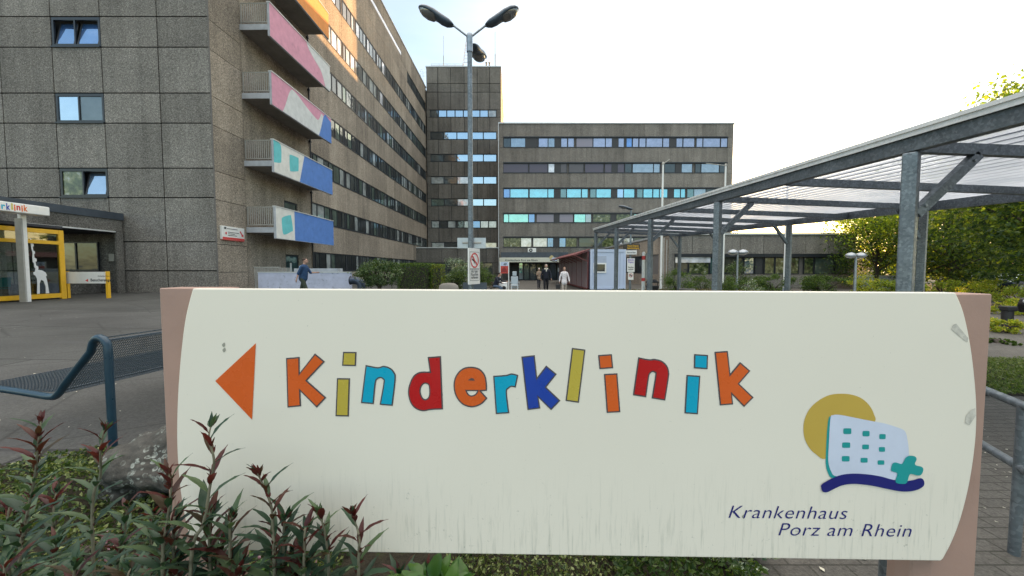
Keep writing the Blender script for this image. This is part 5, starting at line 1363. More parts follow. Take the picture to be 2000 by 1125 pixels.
label_text('Porz am Rhein', 1520, 1780, 1045.3, 1048, 35.5, panel)
# tape remnants and scuffs
tape = plain('tape_residue', (.53,.51,.45), .8, 0, .3, 60)
decal('tape_mark', tape, [[(1861,634),(1867,632),(1890,660),(1889,668),(1882,664),(1857,643)]], .0011, panel)
decal('tape_mark', tape, [[(1886,812),(1896,800),(1904,797),(1905,812),(1893,830),(1884,826)]], .0011, panel)
for (sx_, sy_) in ((437,673),(438,683),(1452,1008)):
    decal('scuff', plain('scuff_mark', (.30,.30,.25), .8), [curve([(sx_-1.5,sy_-2,1),(sx_+2,sy_-4,1),(sx_+3,sy_+1,1),(sx_,sy_+5,1),(sx_-3,sy_+1,1)],3)], .0011, panel)

# ================================================================== foreground shrubs
def leaf_geo(mb, base, direc, nrm, L_, W_, droop, mi):
    d = Vector(direc).normalized(); n = Vector(nrm); s = d.cross(n)
    if s.length < 1e-3: s = d.cross(Vector((1,0,0)))
    s.normalize(); n = s.cross(d); N = 8; vs = []
    p = Vector(base); 
    prof = [.10,.45,.80,1.0,.96,.80,.58,.30,.02]
    for i in range(N+1):
        t = i/N; dd = (d - n*droop*t*1.4).normalized() if n.z > 0 else (d + n*droop*t*1.4).normalized()
        w_ = W_*prof[i]/2; nn = s.cross(dd).normalized()
        up = nn if nn.z > 0 else -nn
        rip = .06*W_*math.sin(i*2.4)
        vs += [p - s*w_ + up*(w_*.35+rip), p, p + s*w_ + up*(w_*.35-rip)]
        p = p + dd*(L_/N)
    fs = []
    for i in range(N):
        a = i*3; fs += [(a, a+1, a+4, a+3), (a+1, a+2, a+5, a+4)]
    mb.add(vs, fs, mi, True)
def shrub(label, pts, Y, seed, name='young_shrub', red=1.0, dens=1.0, size=1.0, root=None):
    """pts: photo positions root->tip, at depth Y"""
    r = random.Random(seed); P = [at(px, py, Y+r.uniform(-.02,.02)) for px, py in pts]
    g0 = gz(P[0].x, P[0].y); P = [Vector((P[0].x-.03, P[0].y+.02, g0-.02))]+P
    t = thing(name, label, 'shrub', (P[0].x, P[0].y, g0))
    # resample
    fine = []
    for i in range(len(P)-1):
        p0 = P[max(i-1,0)]; p1 = P[i]; p2 = P[i+1]; p3 = P[min(i+2,len(P)-1)]
        for k in range(8):
            u = k/8; fine.append(.5*((2*p1)+(p2-p0)*u+(2*p0-5*p1+4*p2-p3)*u*u+(3*p1-p0-3*p2+p3)*u**3))
    fine.append(P[-1]); n = len(fine)
    mb = MB(); mb.tube(fine, [.0056*size*(1-.66*i/(n-1)) for i in range(n)], 8); mb.build('stem', M['stem'], t)
    Ln = [0]
    for i in range(1, n): Ln.append(Ln[-1]+(fine[i]-fine[i-1]).length)
    tot = Ln[-1]
    def pos(s_):
        for i in range(1, n):
            if Ln[i] >= s_: f = (s_-Ln[i-1])/(Ln[i]-Ln[i-1]+1e-9); return fine[i-1].lerp(fine[i], f), (fine[i]-fine[i-1]).normalized()
        return fine[-1], (fine[-1]-fine[-2]).normalized()
    lv = MB(); s_ = tot*.18; a = r.uniform(0, 6)
    while s_ < tot*.985:
        p, d = pos(s_); f = s_/tot
        a += 2.4; k = (1-f)
        # bias to the plane across the view so silhouettes read
        o = Vector((math.cos(a)*1.0, math.sin(a)*.75, 0)); el = .25+.75*f+r.uniform(-.15,.2)
        dr = o*math.cos(el)+Vector((0,0,math.sin(el)))
        L_ = (.078+.06*min(1, k*2.4))*r.uniform(.8,1.15)*size
        leaf_geo(lv, p, dr, (0,0,1), L_, L_*r.uniform(.17,.23), .45+.5*k, 0 if (k > .16 or r.random() < .3) else 1)
        if r.random() < .55*red:           # little red shoot in the axil
            for q in range(r.randint(2,4)):
                o2 = Vector((math.cos(a)*.6+r.uniform(-.6,.6), r.uniform(-.5,.5), r.uniform(.6,1.3)))
                leaf_geo(lv, p+Vector((0,0,.004)), o2, (o.x,o.y,.3), r.uniform(.014,.030)*size, .006*size, .1, 1)
        s_ += r.uniform(.013,.023)*size/dens
    p, d = pos(tot)
    for q in range(9):
        o2 = d*1.3+Vector((r.uniform(-.9,.9), r.uniform(-.7,.7), r.uniform(0,.6)))
        leaf_geo(lv, p-d*r.uniform(0,.02), o2, (r.uniform(-1,1),-1,.2), r.uniform(.02,.05)*size, .011*size, .2, 1 if r.random() < .6*red else 0)
    lv.build('leaves', [L['fg'], L['fgred']], t)
    return t
shrub('tall shrub with dense red tips and a pale stem at the far left edge', [(38,1120),(52,1010),(68,930),(74,870),(80,822)], 1.28, 1, red=1.6, dens=1.3)
shrub('slender shrub with a red tip in front of the bench leg', [(180,1010),(196,930),(196,880),(205,835)], 1.34, 2, red=.8, dens=.8)
shrub('leafy shrub with a reddish top before the left brown post', [(318,1115),(325,1030),(334,960),(328,918)], 1.10, 3, red=1.4, dens=1.25)
shrub('tallest shrub against the panel below the orange arrow', [(372,1120),(398,1020),(410,950),(418,900),(408,858),(412,832)], 1.10, 4, red=.9, dens=.75)
shrub('bushy shrub leaning left against the panel, second from the arrow', [(536,1125),(533,1040),(530,990),(515,950),(503,925)], 1.09, 5, red=.8, dens=1.2)
shrub('short dark shrub left of the pair at the panel bottom', [(642,1125),(640,1080),(632,1030),(622,1000)], 1.12, 6, red=.3, dens=1.1)
shrub('short shrub with red shoots, rightmost against the panel', [(700,1125),(702,1060),(697,1030),(686,1004)], 1.10, 7, red=1.2, dens=1.0)
low = [(415,1000,1.13),(455,1010,1.11),(560,1010,1.13),(600,1030,1.12),(345,1010,1.12),(15,1090,1.2),(110,1060,1.45),(150,1100,1.22),(235,1060,1.5),(255,1110,1.18),(300,1080,1.5),(350,1085,1.12),(430,1085,1.14),(470,1100,1.08),(590,1105,1.12),(110,960,1.7),(250,985,1.75),(20,980,1.6),(780,1118,1.6),(835,1112,1.7),(440,1050,1.2),(575,1075,1.17),(300,1000,1.6)]
nm_ = ['right of the tallest shrub stem','left of the bushy shrub stem, lower','right of the bushy shrub stem','left of the short dark shrub','left of the tallest shrub over the brown post','at the bottom left corner','behind the far-left tall shrub','right of the far-left tall stem','below the bench leg shrub','at the bottom edge left of the brown post','just left of the brown post foot','at the foot of the left brown post','left below the tallest shrub','at the bottom edge below the arrow','between the bushy and the short dark shrub','in the bed below the bench seat','in the bed in front of the boulder','at the left edge under the bench','under the panel right of the last shrub','under the panel, rightmost of the leafy shoots','low against the panel beside the bushy shrub','against the panel between two taller shrubs','beside the boulder near the brown post']
for i, (px, py, Y) in enumerate(low):
    shrub('low dark green leafy shoot '+nm_[i], [(px-6,py+60),(px,py)], Y, 40+i, name='low_shoot', red=.25, dens=1.5, size=1.15)
# broad-leaved plants under the panel
for j, (px, py, Y, lb_) in enumerate(((520,1095,1.5,'glossy broad-leaved clump under the panel near the shrubs'),(850,1108,1.55,'bright glossy broad-leaved clump under the left half of the panel'))):
    c = at(px, py+45, Y); c.z = max(c.z, gz(c.x, c.y)); t = thing('leafy_clump', lb_, 'plant', (c.x, c.y, gz(c.x, c.y)), 'glossy clumps under the sign'); r = random.Random(90+j); lv = MB()
    for q in range(34):
        a = r.uniform(0, 6.28); el = r.uniform(.3, 1.2); o = Vector((math.cos(a)*math.cos(el), math.sin(a)*math.cos(el), math.sin(el)))
        leaf_geo(lv, c+Vector((r.uniform(-.13,.13), r.uniform(-.06,.06), r.uniform(-.05,.03))), o, (0,0,1), r.uniform(.09,.15), r.uniform(.05,.07), .5, 0)
    lv.build('leaves', leafmat('glossy_leaf', (.03,.09,.015), (.06,.15,.02), (.10,.2,.03), .3, .3), t)
    mb = MB()
    for q in range(6): mb.tube([(c.x+r.uniform(-.05,.05), c.y, gz(c.x,c.y)), c+Vector((r.uniform(-.1,.1), 0, 0))], .005, 6)
    mb.build('stem', M['stem'], t)
# orange-flowered stem scrap
# ground cover (stuff)
def cover(name, label, n, region, hfun, mats, ls, seed, aspect=.6):
    r = np.random.RandomState(seed); P = []
    while len(P) < n:
        x, y = r.uniform(region[0], region[1]), r.uniform(region[2], region[3])
        if len(region) > 4 and not region[4](x, y): continue
        P.append((x, y, gz(x, y)+.01+hfun(x, y)*r.uniform(.1,1)**.6))
    P = np.array(P); ch = []; idx = r.permutation(n)
    for k, m in zip(np.array_split(idx, len(mats)), mats):
        V_, F_ = leaves(P[k], ls, seed=seed, up=-.4, aspect=aspect); ch.append((V_, F_, m))
    o = foliage_obj(name, ch); return tag(o, label, 'ground cover', None, 'stuff')
hf = lambda x, y: .05+.14*max(0, math.sin(x*4.3+1)*math.cos(y*5.1+x*2))+.06*math.sin(x*11)*math.sin(y*9)**2
cover('ground_cover', 'low dark green ground cover with small leaves in the left bed', 26000, (-5.2, -.9, 1.15, 3.05, lambda x, y: inbed(x, y)), hf, [L['cover'], L['cover'], L['dark'], L['coverb']], .028, 5)
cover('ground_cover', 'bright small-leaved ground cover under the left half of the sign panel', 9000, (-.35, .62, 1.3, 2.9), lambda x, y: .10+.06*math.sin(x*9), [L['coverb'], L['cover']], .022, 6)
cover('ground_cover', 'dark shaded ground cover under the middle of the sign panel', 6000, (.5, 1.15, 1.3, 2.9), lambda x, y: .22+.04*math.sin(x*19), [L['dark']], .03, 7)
bush('silver variegated ground plant under the panel near the steel post', 1.22, 2.02, .36, .4, .16, 900, .035, [L['silver']], 8, name='silver_plant', cat='plant', stem=True)
r = random.Random(4)
for j, (px, py, Y, lb_) in enumerate(((12,1010,2.1,'dusty pink flower cushion at the left edge of the bed'),(190,1085,1.9,'faded pink flower cushion low in the bed'),(520,1075,1.6,'faded pink flower head among the shrubs by the panel'))):
    c = at(px, py, Y); bush(lb_, c.x, c.y, .26, .2, max(.12, c.z-gz(c.x,c.y)+.05), 420, .018, [L['pink'], L['cover']], 60+j, name='flower_cushion', cat='flowers', nclump=30)
# grass
cover('grass', 'short green lawn strip beyond the guard rail', 22000, (5.9, 11.5, 4.75, 6.7), lambda x, y: .045, [L['grass'], L['grass'], L['coverb']], .07, 9, .12)
# fallen petals on paving
r = np.random.RandomState(3); Pq = []
for _ in range(420):
    x = r.uniform(1.5, 5); y = r.uniform(1.6, 4.6); Pq.append((x, y, .008))
for _ in range(160):
    x = r.uniform(-8, -2); y = r.uniform(3, 9); Pq.append((x, y, gz(x, y)+.01))
V_, F_ = leaves(np.array(Pq), .028, seed=2, up=0, aspect=.7); V_[:,2] = np.maximum(V_[:,2]*.25+np.repeat(np.array(Pq)[:,2], 4)*.75, np.repeat(np.array(Pq)[:,2], 4)-.004)
tag(foliage_obj('fallen_petals', [(V_, F_, plain('petal', (.55,.52,.42), .8))]), 'pale fallen petals scattered over the paving', 'petals', None, 'stuff')

# ================================================================== mid-ground shrubs
bush('round-headed laurel bush on a short trunk right of the lilac wall', at(740,540,17).x, 17, 1.95, 1.7, 1.15, 5200, .085, [L['shrub'], L['shrub'], L['dark']], 21, name='laurel_bush', z=.0) if False else None
def standard(label, px0, px1, pyt, pyb, Y, seed, mats, n, ls):
    a = at(px0, pyb, Y); b = at(px1, pyt, Y); cx_ = (a.x+b.x)/2; z0 = gz(cx_, Y); t = thing('laurel_bush', label, 'bush', (cx_, Y, z0))
    P, C = crown_pts((cx_, Y, (a.z+b.z)/2), ((b.x-a.x)/2, (b.x-a.x)*.45, (b.z-a.z)/2), 70, n, .12, seed, .5); ch = []
    idx = np.random.RandomState(seed).permutation(len(P))
    for k, m in zip(np.array_split(idx, len(mats)), mats): V_, F_ = leaves(P[k], ls, seed=seed, aspect=.5); ch.append((V_, F_, m))
    foliage_obj('foliage', ch, t); mb = MB(); rr = random.Random(seed)
    mb.tube([(cx_, Y, z0-.02), (cx_, Y, a.z+.1)], [.11,.09], 10)
    for i in range(9):
        an_ = i*.7; mb.tube([(cx_, Y, a.z), (cx_+math.cos(an_)*.35, Y+math.sin(an_)*.3, a.z+.3), (cx_+math.cos(an_)*.75, Y+math.sin(an_)*.6, b.z-.3)], [.06,.04,.015], 6)
    mb.build('trunk', M['bark'], t)
standard('round-headed laurel bush on a short trunk right of the lilac wall', 698, 784, 508, 560, 17.5, 21, [L['shrub'], L['shrub'], L['dark']], 7500, .085)
def bb(label, px0, px1, pyt, Y, n, ls, mats, seed, shape='round', name='bush', d=None, **k):
    a = at(px0, 540, Y).x; b = at(px1, 540, Y).x; z0 = gz((a+b)/2, Y); h = at(1000, pyt, Y).z-z0
    return bush(label, (a+b)/2, Y, b-a, d or min(b-a, 2.2), h, n, ls, mats, seed, shape=shape, name=name, **k)
bb('clipped dark green box hedge beside the laurel bush', 782, 846, 515, 23, 9000, .075, [L['hedge'], L['hedge'], L['dark']], 22, 'box', 'hedge', 1.4)
bb('yellow-green clipped end of the hedge', 846.5, 866, 517, 22.6, 3500, .07, [L['hedgey'], L['hedge']], 23, 'box', 'hedge', 1.3)
bb('loose pale-flowered shrub in front of the dark link building', 872, 916, 500, 30, 2600, .09, [L['shrub'], L['silver']], 24)
bb('wide green shrub left of the lamp pole', 862, 915, 525, 26, 4200, .08, [L['cover'], L['hedge']], 25)
bb('broad green shrub right of the lamp pole', 922, 966, 523, 27, 4200, .08, [L['cover'], L['hedge']], 26)
bb('tall thin shrub behind the no-smoking sign', 930, 952, 512, 31, 1500, .08, [L['hedge'], L['shrub']], 27)
bb('small red-leaved plant beside the seated person', 952, 966, 545, 24.5, 500, .06, [L['fgred'], L['cover']], 28)
bb('round box bush in front of the annex corner', 1301, 1352, 524, 21, 5200, .055, [L['hedge'], L['hedge'], L['dark']], 29)
bb('rounded bush between the two carport posts', 1402, 1456, 537, 19, 5200, .055, [L['hedge'], L['hedge'], L['dark']], 30)
bb('pale-flowering low bush right of the double disc lamp', 1453, 1486, 541, 18, 2800, .05, [L['hedge'], L['silver'], L['cover']], 31)
bb('dark shrub against the annex wall under the open window', 1418, 1468, 508, 29, 2600, .09, [L['dark'], L['shrub']], 32)
bb('long dark shrub mass below the annex windows, left part', 1470, 1545, 535, 26, 5000, .08, [L['dark'], L['hedge']], 33)
bb('long dark shrub mass below the annex windows, right part', 1545, 1672, 532, 25, 8000, .08, [L['dark'], L['hedge']], 34)
bb('small green bush at the foot of the annex wall', 1350, 1396, 536, 27, 2600, .07, [L['hedge'], L['cover']], 35)
tag(cover('ground_cover', 'rusty brown ground cover in front of the annex', 9000, (5.8, 13.5, 17.2, 22.5), lambda x, y: .45, [L['rust'], L['cover']], .075, 36), kind='stuff')
for i, (px0, px1, pyt, Y, m, lb_) in enumerate(((1668,1716,536,22,'yell','sunlit yellow-green bush at the foot of the disc lamp'),(1712,1752,545,20,'light','yellow-green bush left of the thick carport post'),(1786,1816,548,18,'yell','yellow bush between the two carport posts at right'),(1818,1870,546,22,'light','light green bush beyond the right carport post'),(1862,1915,552,24,'dark','dark low hedge bush near the right end of the sign'),(1900,1962,545,19,'yell','sunlit bush above the right end of the sign'),(1936,2010,583,13.5,'yell','bright yellow-green shrub beside the dark bollard'),(1955,2030,560,16,'light','light shrub at the right edge under the trees'),(1934,2000,624,9.6,'yell','low yellow groundcover clump below the dark bollard'),(1932,1992,664,8.2,'hedge','dark green low shrub at the back of the lawn'))):
    bb(lb_, px0, px1, pyt, Y, 2600, .075 if Y > 12 else .05, [L[m], L['light'] if m == 'yell' else L['dark'] if m == 'dark' else L['hedge'] if m == 'hedge' else L['hedgey']], 70+i, name='shrub')

# ================================================================== trees
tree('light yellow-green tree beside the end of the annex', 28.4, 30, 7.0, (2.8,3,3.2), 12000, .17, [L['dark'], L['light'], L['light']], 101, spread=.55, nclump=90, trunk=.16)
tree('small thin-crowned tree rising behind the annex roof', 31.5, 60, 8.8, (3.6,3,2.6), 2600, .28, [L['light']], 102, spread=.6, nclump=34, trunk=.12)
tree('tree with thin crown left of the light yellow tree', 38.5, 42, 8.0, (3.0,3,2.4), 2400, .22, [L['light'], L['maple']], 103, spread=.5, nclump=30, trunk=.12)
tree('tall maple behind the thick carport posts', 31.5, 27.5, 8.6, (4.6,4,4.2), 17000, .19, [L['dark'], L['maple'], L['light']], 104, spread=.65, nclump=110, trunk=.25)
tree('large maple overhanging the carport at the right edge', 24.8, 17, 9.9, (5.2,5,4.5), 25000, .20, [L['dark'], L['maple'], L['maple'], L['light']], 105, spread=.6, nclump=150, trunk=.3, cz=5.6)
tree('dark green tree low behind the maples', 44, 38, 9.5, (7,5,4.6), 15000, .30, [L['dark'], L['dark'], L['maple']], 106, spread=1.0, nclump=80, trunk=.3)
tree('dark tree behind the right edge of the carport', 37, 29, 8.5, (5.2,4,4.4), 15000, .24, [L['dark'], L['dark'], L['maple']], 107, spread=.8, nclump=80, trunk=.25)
r = np.random.RandomState(12); n = 14000; P = np.stack([r.uniform(38,170,n), r.uniform(85,110,n), r.uniform(0,1,n)**.7*7], 1); P[:,2] *= .6+.4*np.sin(P[:,0]*.4)*np.sin(P[:,0]*.23)+.15
V_, F_ = leaves(P, .9, seed=4, aspect=.6); tag(foliage_obj('distant_wood', [(V_[:len(V_)//8*4], F_[:n//2], L['dark']), (V_[len(V_)//8*4:], (np.array(F_[n//2:])-len(V_)//8*4).tolist(), L['maple'])]), 'far dark mass of trees closing the view at right', 'woodland', None, 'stuff')
# ================================================================== people
skin = plain('skin', (.46,.27,.20), .55, 0, .06)
def remesh(parts, voxel, name, mat, parent, smooth_it=3):
    """parts: list of ('c',p0,p1,r0,r1) tapered capsules or ('e',c,(rx,ry,rz)); fused into one surface"""
    mb = MB()
    for p in parts:
        if p[0] == 'c':
            a, b = Vector(p[1]), Vector(p[2]); n = 12; d = (b-a)
            if d.length < 1e-5: continue
            d.normalize(); pts = []; rr = []
            for k in range(0, 4): t_ = -math.cos(k*PI/8); pts.append(a+d*(t_*p[3])); rr.append(max(.0008, p[3]*math.sin(k*PI/8)))
            pts.append(a); rr.append(p[3]); pts.append(b); rr.append(p[4])
            for k in range(3, -1, -1): t_ = math.cos(k*PI/8); pts.append(b+d*(t_*p[4])); rr.append(max(.0008, p[4]*math.sin(k*PI/8)))
            mb.tube(pts, rr, n)
        else: mb.ell(p[1], p[2], 16, 12)
    o = mb.build(name, mat, None, fixn=False)
    m = o.modifiers.new('r', 'REMESH'); m.mode = 'VOXEL'; m.voxel_size = voxel; m.use_smooth_shade = True
    s_ = o.modifiers.new('s', 'SMOOTH'); s_.factor = .5; s_.iterations = smooth_it
    dg = bpy.context.evaluated_depsgraph_get(); me = bpy.data.meshes.new_from_object(o.evaluated_get(dg)); bpy.data.objects.remove(o)
    me.name = name; me.materials.clear(); me.materials.append(mat)
    for p in me.polygons: p.use_smooth = True; p.material_index = 0
    q = bpy.data.objects.new(name, me); COL.objects.link(q); q.parent = parent; return q
def person(label, x, y, face, h=1.75, legs=((.3,.1),(-.25,.25)), arms=((-.3,.2,.12),(.35,.5,.12)), top=(.02,.05,.10), trouser=(.02,.02,.025), hair=(.04,.025,.015), shoe=(.02,.02,.02), female=False, lean=.03, hairlen=0, coat=0, scarf=None, sleeve=1.0, beard=False, seat=None, z=None, grouped='people outside the clinic', held=None):
    """local frame: forward = -Y. legs/arms = (swing, bend[, spread])"""
    z0 = gz(x, y) if z is None else z
    t = thing('person', label, 'person', (x, y, z0), grouped)
    k = h/1.75; V3 = Vector
    sw = .165 if female else .19
    hipz = .93 if seat is None else seat+.12
    def fwd(a): return V3((0, -math.sin(a), -math.cos(a)))
    J = {}; pel = V3((0, 0, hipz)); ch_ = pel+V3((0, -lean*1.0, .40)); nk = pel+V3((0, -lean*1.4, .56)); hd = nk+V3((0, -.02-lean*.3, .145))
    body = []; cl = []; tr_ = []; sh = []
    ft = []
    for s_, (a, b) in zip((-1, 1), legs):
        hp = pel+V3((s_*.09, 0, -.03)); kn = hp+fwd(a)*.43; an_ = kn+fwd(a-b)*.42
        toe = an_+V3((s_*.02, -.16*math.cos(max(0, b-a)*.6), -.05+(-.06 if b-a > .3 else 0)))
        body += [('c', hp, kn, .078, .055), ('c', kn, kn.lerp(an_, .35), .055, .056), ('c', kn.lerp(an_, .35), an_, .056, .036)]
        tr_ += [('c', hp, kn, .093, .072), ('c', kn, an_+V3((0,0,.02)), .070, .056)]
        sh += [('c', an_+V3((0,.03,-.045)), toe, .042, .036)]; ft.append(min(an_.z, toe.z)-.045)
    for s_, (a, b, sp) in zip((-1, 1), arms):
        shd = ch_+V3((s_*sw, 0, .06)); el = shd+V3((s_*math.sin(sp)*.28, -math.sin(a)*.28, -math.cos(a)*math.cos(sp)*.28)); 
        wr = el+V3((s_*math.sin(sp*.4)*.25*(1 if b < .9 else -1), -math.sin(a+b)*.25, -math.cos(a+b)*.25))
        dr = (wr-el).normalized(); pm_ = wr+dr*.05
        body += [('c', shd, el, .046, .037), ('c', el, wr, .037, .025), ('c', wr, pm_, .026, .030)]
        sd_ = V3((1,0,0)) if abs(dr.x) < .7 else V3((0,1,0)); nn = dr.cross(sd_).normalized(); sd_ = nn.cross(dr)
        for f_, ln in zip((-1.5,-.5,.5,1.5), (.055,.068,.072,.06)):
            q0 = pm_+nn*f_*.013+dr*.015; q1 = q0+dr*ln*.55-sd_*s_*.006; body += [('c', q0, q1, .0095, .0085), ('c', q1, q1+dr*ln*.45-sd_*s_*.018, .0085, .007)]
        body += [('c', wr+dr*.02, wr+dr*.055-nn*.035-sd_*s_*.012, .011, .009)]
        e2 = shd.lerp(el, 1) ; cl += [('c', shd, el, .062, .052)]
        if sleeve >= 1: cl += [('c', el, wr, .052, .040)]
        else: cl += [('c', el, el.lerp(wr, sleeve), .052, .048)]
        J['w%d' % s_] = wr+dr*.07
    wst = .115 if female else .135
    body += [('e', pel, (.155,.11,.12)), ('c', pel+V3((0,0,.05)), ch_, wst, .135), ('e', ch_+V3((0,0,.02)), (sw-.02,.115,.14)), ('c', ch_+V3((0,0,.08)), nk+V3((0,0,.05)), .07, .052)]
    # head: skull, jaw, nose, brow, ears, lips
    body += [('e', hd+V3((0,.012,.02)), (.074,.092,.095)), ('e', hd+V3((0,-.025,-.04)), (.056,.062,.072)), ('c', hd+V3((0,-.085,.005)), hd+V3((0,-.108,-.025)), .010, .015), ('c', hd+V3((-.035,-.080,.028)), hd+V3((.035,-.080,.028)), .011, .011),
             ('e', hd+V3((-.076,.005,-.01)), (.012,.02,.032)), ('e', hd+V3((.076,.005,-.01)), (.012,.02,.032)), ('c', hd+V3((-.018,-.082,-.058)), hd+V3((.018,-.082,-.058)), .009, .009), ('c', nk, hd+V3((0,.01,-.05)), .052, .055)]
    cl += [('e', ch_+V3((0,0,.03)), (sw,.135,.15)), ('c', pel+V3((0,0,.0)), ch_, wst+.035, .155), ('e', pel+V3((0,0,.02)), (.175,.135,.10+.0*coat)), ('c', ch_+V3((-sw+.03,0,.075)), ch_+V3((sw-.03,0,.075)), .066, .066)]
    if coat: cl += [('c', pel, pel+V3((0,0,-coat)), .17, .185)]
    tr_ += [('e', pel+V3((0,0,-.02)), (.165,.125,.11))]
    b_ = remesh(body, .0085, 'body', skin, t)
    tm = plain('cloth_top', top, .9, 0, .25, 14, .3); pm2 = plain('cloth_trousers', trouser, .9, 0, .25, 12, .3)
    c_ = remesh(cl, .016, 'coat' if coat else 'jacket', tm, t, 2); tr2 = remesh(tr_, .016, 'trousers', pm2, t, 2)
    so_ = remesh(sh, .012, 'shoes', plain('shoe_leather', shoe, .5), t, 1)
    hp_ = [('e', hd+V3((0,.028,.045)), (.084,.092,.085))]
    if hairlen: hp_ += [('c', hd+V3((-.06,.045,.02)), hd+V3((-.07,.04,-.02-hairlen)), .035, .03), ('c', hd+V3((.06,.045,.02)), hd+V3((.07,.04,-.02-hairlen)), .035, .03), ('c', hd+V3((0,.07,.02)), hd+V3((0,.075,-.02-hairlen)), .05, .045)]
    if beard: hp_ += [('e', hd+V3((0,-.045,-.075)), (.055,.05,.045))]
    hh = remesh(hp_, .010, 'hair', plain('hair', hair, .75, 0, .3, 40, .4), t, 1)
    mb = MB()
    for s_ in (-1, 1): mb.ell(hd+V3((s_*.031,-.083,.006)), (.012,.007,.008), 8, 6)
    mb.build('eyes', M['black'], b_, local=True)
    if scarf: remesh([('c', nk+V3((-.07,-.05,-.03)), nk+V3((.07,-.05,-.03)), .04, .04), ('c', nk+V3((-.08,.02,.0)), nk+V3((.08,.02,0)), .045, .045), ('c', nk+V3((0,-.10,-.04)), nk+V3((0,-.13,-.16)), .04, .03)], .012, 'scarf', plain('scarf_cloth', scarf, .9, 0, .1, 20), t)
    for o in t.children: o.scale = (k,)*3
    mn = min(ft)*k
    for o in t.children: o.location.z = (-mn if seat is None else 0)
    t.rotation_euler = (0, 0, face)
    return t, J, k, -mn if seat is None else 0
def W(px, Y): return at(px, 540, Y).x
# walking man at left: faces +X (to the right)
m, J, k, dz = person('man in a dark blue gilet walking right, looking at his phone, before the lilac wall', W(592,16), 16, PI/2, 1.78, legs=((.38,.1),(-.30,.30)), arms=((-.42,.15,.15),(.55,1.05,.1)), top=(.02,.055,.13), trouser=(.035,.045,.03), hair=(.05,.03,.02), sleeve=.15, lean=.05, z=.25)
mb = MB(); q = J['w1']*k; mb.box(q.x-.035, q.x+.035, q.y-.07, q.y+.07, q.z+dz-.006, q.z+dz+.006); ph = mb.build('phone', M['black'], None, bevel=.003); ph.location = (m.location); ph.rotation_euler = (0,0,PI/2)
tag(ph, 'small black phone in the right-walking man\'s raised hand', 'phone')
mb = MB(); mb.ell((0,-.004,1.36), (.15,.155,.13), 16, 10); gv = mb.build('shoulder_yoke', plain('light_blue_cloth', (.16,.26,.42), .9, 0, .15, 10), m, local=True); gv.scale=(k*.98,)*3; gv.location.z = dz+.02
person('man in a dark sweater and pale scarf walking towards the camera from the entrance', W(1066.5,24), 24, 0, 1.80, legs=((.15,.05),(-.15,.2)), arms=((-.1,.25,.3),(.1,.35,.3)), top=(.012,.014,.025), trouser=(.012,.012,.016), hair=(.30,.27,.24), scarf=(.55,.53,.45), beard=True)
w_, J, k, dz = person('woman in a white blouse and light trousers carrying a dark bag', W(1102,22.5), 22.5, 0, 1.66, legs=((.12,.05),(-.12,.15)), arms=((.0,.15,.35),(.1,.25,.35)), top=(.72,.68,.70), trouser=(.45,.38,.33), hair=(.20,.12,.07), female=True, coat=.12, hairlen=.0)
hb = thing('handbag', 'dark shoulder bag hanging beside the woman in white', 'bag', (W(1102,22.5)-.36, 22.5, .42), None)
mb = MB(); mb.box(-.13,.13,-.06,.06,0,.28); mb.build('bag_body', M['black'], hb, bevel=.03, local=True)
mb = MB(); mb.tube([(-.09,0,.27),(-.07,0,.42),(0,0,.47),(.07,0,.42),(.09,0,.27)], .008, 8); mb.build('handle', M['black'], hb, local=True)
person('older person with white hair and beige jacket near the glass doors', W(1052.5,31), 31, .2, 1.62, legs=((.1,.05),(-.1,.1)), arms=((.3,1.5,.2),(.3,1.5,.2)), top=(.30,.22,.16), trouser=(.03,.03,.04), hair=(.62,.60,.56), female=True, coat=.06)
p, J, k, dz = person('person in a dark jacket sitting bent forward beside the red poster stele', W(967,24), 24, PI*.35, 1.72, legs=((1.45,1.45),(1.3,1.2)), arms=((.7,.6,.2),(.8,.7,.2)), top=(.015,.018,.03), trouser=(.10,.14,.20), hair=(.03,.02,.015), lean=.20, seat=.45, z=0)
st_ = thing('garden_bench', 'low dark bench under the seated person', 'bench', (W(966,24), 24.1, 0))
mb = MB(); mb.box(-.9,.5,-.22,.22,.42,.46); mb.build('seat', M['bark'], st_, bevel=.01, local=True)
for x_ in (-.8, .35):
    mb = MB(); mb.box(x_-.04,x_+.04,-.2,.2,0,.42); mb.build('leg', M['rail'], st_, local=True)

# ================================================================== small furniture near the entrance
def X_(px, Y): return at(px, 540, Y).x
pb = thing('poster_stele', 'white-framed stele with a red and white poster beside the seated person', 'poster', (X_(984.5,29), 29, 0)); Yp = 29
zt = at(984, 511, Yp).z
for a in (975.8, 992.6):
    mb = MB(); mb.box(X_(a,Yp), X_(a,Yp)+.07, Yp, Yp+.07, 0, zt); mb.build('post', M['whitem'], pb)
mb = MB(); mb.box(X_(977.6,Yp), X_(992.5,Yp), Yp+.01, Yp+.04, at(984,534,Yp).z, at(984,519.5,Yp).z); mb.build('poster_red', plain('poster_red', (.50,.05,.035), .4, 0, .3, 6), pb)
mb = MB(); mb.box(X_(977.6,Yp), X_(992.5,Yp), Yp+.01, Yp+.04, at(984,519.4,Yp).z, zt-.02); mb.build('poster_white', M['contw'], pb)
v2, f2, w2 = text_geo('60', .2, 1, .03); a, b = X_(983.5,Yp), X_(989.5,Yp); mb = MB(); mb.add([(a+(b-a)*x, Yp+.008, at(984,518,Yp).z+y_*.24) for x, y_ in v2], f2); mb.build('lettering', M['frame'], pb)
